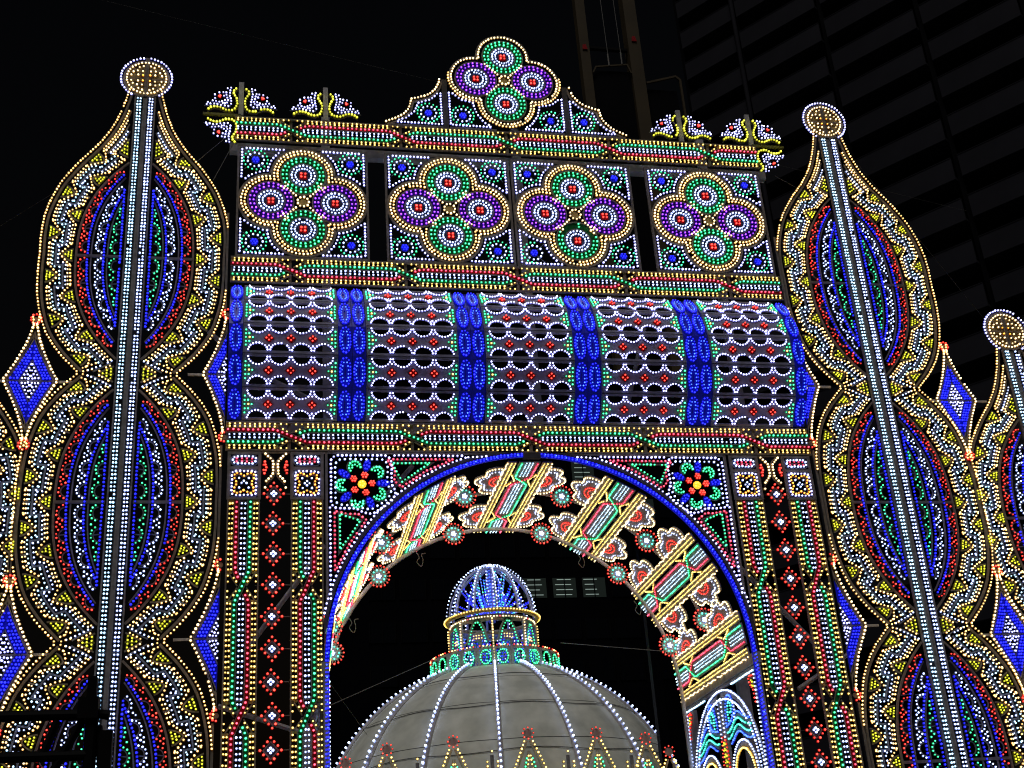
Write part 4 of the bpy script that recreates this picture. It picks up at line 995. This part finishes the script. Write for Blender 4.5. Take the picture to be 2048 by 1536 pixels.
# lantern: eight posts with bays, blue inner lining
LR = 1.72; NB = 8; LZ0, LZ1 = 13.6, 15.6
for k in range(NB):
    a = cang+PI/NB+PI/8*0+k*2*PI/NB; w = 2*LR*math.tan(PI/NB)
    m, b = MB(), MB(); px, py = LR/cos(PI/NB)*cos(a+PI/NB), LR/cos(PI/NB)*sin(a+PI/NB)
    m.tube([(px, py, LZ0), (px, py, LZ1)], 0.055, 'rib_white', 6); nn = (cos(a+PI/NB), sin(a+PI/NB), 0)
    for z in np.arange(LZ0+0.1, LZ1, 0.12): b.rawbulb((px+0.06*nn[0], py+0.06*nn[1], z), 'warm' if k % 2 else 'cream', 0.034, nn)
    o = m.build('lantern_post', root); b.build('bulbs', o, stuff=True)
    M = Matrix.Rotation(a+PI/2, 4, 'Z'); M.translation = (LR*cos(a), LR*sin(a), LZ0)
    if k == 0:
        f, b = MB(), MB(); hw = w/2-0.06; zt = LZ1-LZ0
        C1 = smooth([(-hw, 0.95), (-hw*0.72, 1.08), (-hw*0.45, 1.62), (0, 1.98), (hw*0.45, 1.62), (hw*0.72, 1.08), (hw, 0.95)], 36); f.strip(C1, 0.07, 'board', 0.04, 0.0); f.box(-hw, hw, zt-0.16, zt, -0.03, 0, 'board')
        C2 = [(u*0.86, v-0.12) for u, v in C1 if abs(u) < hw*0.78]; b.bulbs(resample(C2, 0.135), 'green', 0.034, 0.01)
        C3 = smooth([(-hw*0.9, 0.15), (-hw*0.62, 0.62), (-hw*0.35, 0.9), (-hw*0.1, 0.15)], 20); b.bulbs(resample(C3, 0.13), 'teal', 0.034, 0.01); f.strip([(u+0.07, v+0.03) for u, v in C3][8:], 0.045, 'board', 0.03, -0.006)
        b.bulbs([(u, z) for u in (hw*0.85, hw*0.6) for z in np.arange(0.15, 0.9, 0.15)], 'green', 0.033, 0.01)
        f.box(-hw*0.3, hw*0.3, 1.02, 1.09, -0.04, -0.012, 'board'); f.box(-hw*0.3, hw*0.3, 1.36, 1.42, -0.04, -0.012, 'board'); b.bulbs([(u, z) for u in np.linspace(-hw*0.28, hw*0.28, 4) for z in (1.16, 1.28)], 'gold', 0.03, -0.03)
        f.box(0.06, 0.16, 0, 1.05, -0.05, -0.02, 'rib_white')
        BM_, BB_ = f.mesh('lantern_bay'), b.mesh('bulbs')
        f2, b2 = MB(), MB(); f2.box(-hw*0.80, hw*0.80, 0.1, zt-0.1, -0.20, -0.18, 'plastic_lilac')
        for u in np.linspace(-hw*0.74, hw*0.74, 9):
            for z in np.arange(0.2, zt-0.15, 0.145): b2.bulbs([(u+random.uniform(-.02, .02), z)], random.choice(('blue', 'blue', 'blue', 'lav', 'sky')), 0.032, 0.0)
        IM, IB = f2.mesh('inner_panel'), b2.mesh('bulbs')
    o = link('lantern_bay', BM_, root, mat=M); link('bulbs', BB_, o, stuff=True)
    if cos(a-cang) < 0.3:                                         # inward-facing blue screen of the far bays
        M2 = Matrix.Rotation(a-PI/2, 4, 'Z'); M2.translation = (LR*0.93*cos(a), LR*0.93*sin(a), LZ0); o = link('inner_panel', IM, root, mat=M2); link('bulbs', IB, o, stuff=True)
# yellow rim
RR = 1.96; m, b = MB(), MB(); m.tube([(RR*cos(a), RR*sin(a), 15.86) for a in np.linspace(0, 2*PI, 48)], 0.10, 'plastic_yellow', 6)
m.band([(0, 0)], [(0, 0)], 'board') if False else None
for i in range(88):
    a = 2*PI*i/88; b.rawbulb((RR*1.055*cos(a), RR*1.055*sin(a), 15.86), 'gold', 0.036, (cos(a), sin(a), 0.2)); 
    b.rawbulb((RR*0.93*cos(a), RR*0.93*sin(a), 15.62), 'cream' if i % 11 else 'pink', 0.034, (cos(a), sin(a), -0.4))
m.tube([(RR*0.90*cos(a), RR*0.90*sin(a), 15.65) for a in np.linspace(0, 2*PI, 40)], 0.09, 'board', 5)
o = m.build('rim', root); b.build('bulbs', o, stuff=True)
# open rib cage on top: outer ribs with bulbs and inner fan of blue rods
for k in range(12):
    a = cang+k*2*PI/12+PI/24; m, b = MB(), MB(); P = []
    for e in np.linspace(0.0, PI/2-0.02, 14): P.append((1.86*cos(e)*cos(a), 1.86*cos(e)*sin(a), 15.9+2.32*sin(e)))
    m.tube(P, 0.05, 'rib_white', 5)
    for e in np.linspace(0.03, PI/2-0.05, 22): b.rawbulb((1.97*cos(e)*cos(a), 1.97*cos(e)*sin(a), 15.9+2.43*sin(e)), 'cool', 0.034, (cos(e)*cos(a), cos(e)*sin(a), sin(e)))
    o = m.build('cage_rib', root); b.build('bulbs', o, stuff=True)
    # fan of rods between the ribs, thick with blue bulbs
    m, b = MB(), MB(); q = a+PI/12
    for el_, col2 in ((0.25, 'blue'), (0.7, 'blue'), (1.15, 'sky')):
        e0 = (0.35*cos(q), 0.35*sin(q), 15.95); e1 = (1.70*cos(el_)*cos(q), 1.70*cos(el_)*sin(q), 15.95+2.1*sin(el_)); m.tube([e0, e1], 0.022, 'rib_white', 4)
        for t in np.linspace(0.12, 1, 13):
            p = [e0[i]*(1-t)+e1[i]*t for i in range(3)]; cc = col2 if random.random() < 0.72 else random.choice(('teal', 'lav', 'green', 'sky'))
            if (k+int(el_*3)) % 3 == 0 and random.random() < 0.5: cc = 'teal'
            b.rawbulb((p[0], p[1], p[2]+0.04), cc, 0.032, (cos(cang), sin(cang), 0.1)); 
            if el_ < 1: b.rawbulb((p[0]+0.10*sin(q), p[1]-0.10*cos(q), p[2]+0.05), 'blue', 0.030, (cos(cang), sin(cang), 0.1))
    o = m.build('fan_rods', root); b.build('bulbs', o, stuff=True)
m = MB(); m.tube([(0, 0, 15.8), (0, 0, 18.3)], 0.16, 'plastic_lilac', 8); b = MB()
for z in np.arange(16.0, 18.3, 0.15):
    for q in (0.75, 0, -0.75): b.rawbulb((0.17*cos(cang+q), 0.17*sin(cang+q), z), 'lav' if q else 'sky', 0.032, (cos(cang+q), sin(cang+q), 0))
b.rawbulb((0, 0, 18.36), 'cream', 0.06, (0, 0, 1)); o = m.build('lantern_mast', root); b.build('bulbs', o, stuff=True)

# pinnacles in front of the dome
def pinn_mesh(kind):
    f, b = MB(), MB()
    if kind == 0:                                              # slender spire with a red roundel
        for s in (-1, 1):
            f.strip([(s*0.86, -2.4), (s*0.05, -0.45)], 0.06, 'board', 0.05); b.bulbs(resample([(s*1.0, -2.4), (s*0.13, -0.40)], 0.15), 'gold', 0.038, 0.02)
            f.strip([(s*0.36, -2.4), (s*0.03, -0.8)], 0.045, 'board', 0.05); b.bulbs(resample([(s*0.46, -2.4), (s*0.09, -1.0)], 0.14), 'green', 0.038, 0.02); b.bulbs(resample([(s*0.20, -2.4), (s*0.03, -0.9)], 0.15), 'gold', 0.034, 0.02)
        f.disc((0, -0.18), 0.15, 'board', 0.0, 0.05, 12); b.bulbs(ring((0, -0.18), 0.2, 8), 'red', 0.030, 0.02)
    else:                                                       # short post with cream bulbs
        f.strip([(0, -2.4), (0, -0.25)], 0.12, 'frame_gray', 0.08, 0.0)
        for s in (-1, 1): b.bulbs([(s*0.19, z) for z in np.arange(-2.4, -0.35, 0.16)], 'gold', 0.038, 0.02)
        b.bulbs([(0, -0.12)], 'gold', 0.038, 0.02)
    f.box(-0.06, 0.06, -9.2, -2.4, -0.08, 0.0, 'frame_gray')
    return f.mesh('pinnacle_frame'), b.mesh('bulbs')
P0, P1 = pinn_mesh(0), pinn_mesh(1)
spires = [(-2.80, 9.0, 'at the far left foot of the dome'), (-1.35, 9.42, 'first from the left in front of the dome'), (1.02, 9.60, 'second from the left in front of the dome'), (3.76, 9.80, 'right of the middle dome rib'), (6.30, 9.72, 'second from the right in front of the dome'), (8.14, 9.46, 'at the right foot of the dome'), (8.98, 8.95, 'outermost right, clear of the dome')]
posts = [(-0.28, 8.98, 'first from the left'), (2.40, 9.15, 'second from the left'), (5.18, 9.05, 'third from the left'), (7.55, 8.95, 'last on the right')]
for x, z, t in spires:
    r = thing('spire_ornament', 'red-tipped light spire ' + t, 'light spire', (x, 20, z), 'red-tipped spires in front of the dome'); o = link('pinnacle_frame', P0[0], r); link('bulbs', P0[1], o, stuff=True)
for x, z, t in posts:
    r = thing('post_ornament', 'short gold-bulbed post in front of the dome, ' + t, 'light post', (x, 20, z), 'gold-bulbed posts in front of the dome'); o = link('pinnacle_frame', P1[0], r); link('bulbs', P1[1], o, stuff=True)

# ================================================================== buildings
# balconied block on the right
az_ = math.radians(37); bx = Vector((36.4, 39.6, 0)); bd_ = Vector((-sin(az_), cos(az_), 0)); bn = Vector((-cos(az_), -sin(az_), 0))
M = Matrix(((-bd_.x, -bn.x, 0, bx.x), (-bd_.y, -bn.y, 0, bx.y), (0, 0, 1, 0), (0, 0, 0, 1)))    # local x runs right (nearer), -y faces the viewer
root = thing('apartment_block', 'dark high-rise block with long balconies behind the right tower', 'building', mat=M)
FH = 3.15; NF = 34; xs = [-15.1, -9.9, -3.0, 3.9, 10.6, 17.4]
m = MB(); m.box(xs[0]+0.4, xs[-1]+4, 0, FH*NF, -16, -1.6, 'dark_wall'); m.build('wall', root)
for i in range(len(xs)-1):
    x0, x1 = xs[i], xs[i+1]; bw = x1-x0
    pm = MB(); pm.box(0.24, bw-0.24, 0, 1.42, -0.14, 0.0, 'concrete'); pm.box(0.24, bw-0.24, -0.2, -0.001, -1.6, 0.0, 'concrete'); pm.box(0.24, bw-0.24, 1.421, 1.47, -0.17, 0.03, 'concrete')
    if i == 0: pm.box(0.24, 0.38, 0.001, 1.419, -1.5, -0.141, 'concrete')
    PMM = pm.mesh('balcony'); wms = []
    for v in range(3):
        wm = MB(); u = 0.4; k = 0
        while u < bw-1.0:
            w = random.uniform(0.8, 1.5); z1 = 2.35
            wm.box(u, min(u+w, bw-0.4), 0.05, z1, -1.58, -1.55, random.choice(('window_glass', 'window_glass', 'curtain', 'dark_wall'))); wm.box(min(u+w, bw-0.4), min(u+w, bw-0.4)+0.07, 0.0, z1, -1.59, -1.50, 'concrete'); u += w+0.07
        wm.box(0.3, bw-0.3, 2.351, 2.42, -1.59, -1.50, 'concrete'); wms.append(wm.mesh('window'))
    for k in range(3, NF):
        link('balcony', PMM, root, (x0, 0, k*FH)); link('window', random.choice(wms), root, (x0, 0, k*FH))
for x in xs:
    p = MB(); p.box(x-0.16, x+0.16, 0, FH*NF, -1.6, -0.3, 'board_black'); p.build('partition', root)
p = MB(); p.tube([(xs[1]+0.1, -0.25, 0), (xs[1]+0.1, -0.25, FH*NF)], 0.16, 'concrete', 8); p.build('downpipe', root)
# office block behind the dome with a few lit windows
root = thing('office_block', 'black office block behind the dome with a few lit windows', 'building', (0, 90, 0))
m = MB(); m.box(2, 62, 0, 66, -20, -0.5, 'dark_wall'); m.build('wall', root)
lit = {(2, 4): 1, (3, 4): 1, (4, 4): 1, (4, 7): 1, (7, 6): 1}
gm = MB(); gm.box(-1.15, 1.15, 0, 1.95, -0.45, -0.42, 'window_glass'); gm.box(-0.05, 0.05, 0.001, 1.949, -0.41, -0.36, 'dark_steel')
for s in (-1, 1): gm.box(s*1.2-0.05, s*1.2+0.05, 0, 1.95, -0.46, -0.34, 'dark_steel')
GWM = gm.mesh('window')
for i in range(-4, 12):
    for j in range(2, 12):
        x, z = 17.7+i*2.95, 34.55+(j-4)*4.05
        if (i+0, j) in {(1, 4), (2, 4), (3, 4), (3, 7), (5, 6)} or (i, j) in {(2, 7)} and False:
            q = MB(); q.box(-1.15, 1.15, 0, 1.95, -0.45, -0.44, 'lit_room'); o = q.build('window', root, (x, 0, z)); q = MB()
            for v in np.linspace(0.25, 1.75, 4):
                a = random.uniform(-1.05, -0.7); q.box(a, a+random.uniform(0.9, 1.7), v, v+0.06, -0.43, -0.41, 'lamp_tube')
            q.build('lamp_tubes', o)
            q = MB(); q.box(-0.05, 0.05, 0.001, 1.949, -0.40, -0.36, 'dark_steel'); q.build('mullion', o)
        else: link('window', GWM, root, (x, 0, z))
# amber steel tower
root = thing('steel_tower', 'dim amber steel tower with a dark board, rising behind the crest', 'tower', (8.9, 20, 0))
for u, w in ((0.0, 0.46), (2.5, 0.62)):
    m = MB(); m.box(u-w/2, u+w/2, 24, 56, -w, 0, 'amber_paint'); m.build('post', root); m = MB(); m.box(u-w/2+0.05, u+w/2-0.05, 0, 24, -w+0.05, -0.05, 'board_black'); m.build('unlit_lower_post', root)  # lower part of each post coloured black to read as unlit
for z in (41.5, 46.5, 51.5):
    m = MB(); m.box(0.24, 2.18, z, z+0.12, -0.4, -0.2, 'dark_steel'); m.build('cross_bar', root)
m = MB(); m.box(0.26, 2.16, 22.0, 40.2, -0.35, -0.2, 'board_black'); m.strip([(0.28, 39.9), (0.45, 40.25), (2.0, 40.5), (2.16, 40.0)], 0.07, 'amber_paint', 0.08, 0.0); m.build('dark_board', root)
m = MB(); m.strip([(2.85, 39.5), (4.35, 40.0), (4.55, 39.8), (4.55, 34.5)], 0.10, 'amber_paint', 0.1, 0.0); m.build('side_pipe', root)
m = MB(); m.box(2.9, 4.4, 22, 39.3, -0.4, -0.25, 'board_black'); m.build('side_board', root)
for u, z in ((0.0, 41.2), (2.5, 41.9)):
    m = MB(); m.poly([(u-0.12, z), (u+0.12, z), (u+0.05, z+0.3), (u-0.1, z+0.26)], 'plastic_red', 0.06, 0.05); m.build('red_tag', root)
for u, z in ((1.1, 40.35), (1.75, 40.5)):
    m = MB(); m.tube([(u, 0.0, z), (u, 0.0, z+0.7)], 0.035, 'cable_pale', 5); m.tube([(u, 0, z+0.7), (u-0.05, 0, z+6)], 0.012, 'cable_pale', 4); m.build('rod', root)

# ================================================================== near silhouettes
root = thing('signal_gantry', 'black pipe gantry silhouette close by in the lower left corner', 'gantry', (-7.17, -17, 0))
m = MB(); m.tube([(0, 0, 0), (0, 0, 3.45)], 0.042, 'dark_steel', 10); m.build('post', root)
for z, x1 in ((3.395, 0.02), (3.13, -0.02)):
    m = MB(); m.tube([(-2.5, 0, z+0.02), (x1, 0, z)], 0.036, 'dark_steel', 10); m.build('arm', root)
m = MB(); m.box(-0.09, 0.04, 3.36, 3.50, -0.06, 0.07, 'dark_steel'); m.box(-0.04, 0.02, 3.50, 3.64, -0.05, 0.05, 'dark_steel'); m.build('clamp_box', root)
m = MB(); m.tube([(0.03, 0, 3.40), (0.11, 0.0, 3.385)], 0.032, 'dark_steel', 10); m.build('knob', root)
for a, b_ in (((-0.06, 0, 3.36), (-0.24, 0, 3.0)), ((-0.22, 0, 3.36), (-0.30, 0, 3.12)), ((0.04, 0.02, 3.32), (0.10, 0.02, 2.9))):
    m = MB(); m.tube([a, b_], 0.028, 'dark_steel', 8); m.build('brace', root)
m = MB(); m.box(0.06, 0.14, 2.7, 3.28, -0.05, 0.05, 'dark_steel'); m.build('side_box', root)
for x, z, t in ((5.35, 3.95, 'left of the two'), (6.78, 4.05, 'right of the two')):
    root = thing('lamp_head', 'small black lamp top poking up at the lower right edge, ' + t, 'lamp post', (x, -8, 0), 'black lamp tops at the lower right edge')
    m = MB(); m.tube([(0, 0, 0), (0, 0, z-0.2)], 0.04, 'dark_steel', 8); m.build('pole', root)
    m = MB(); m.tube([(0, 0, z-0.2), (0, 0, z-0.08), (0, 0, z)], 0.12, 'dark_steel', 10); m.build('head', root)
bpy.context.view_layer.update()
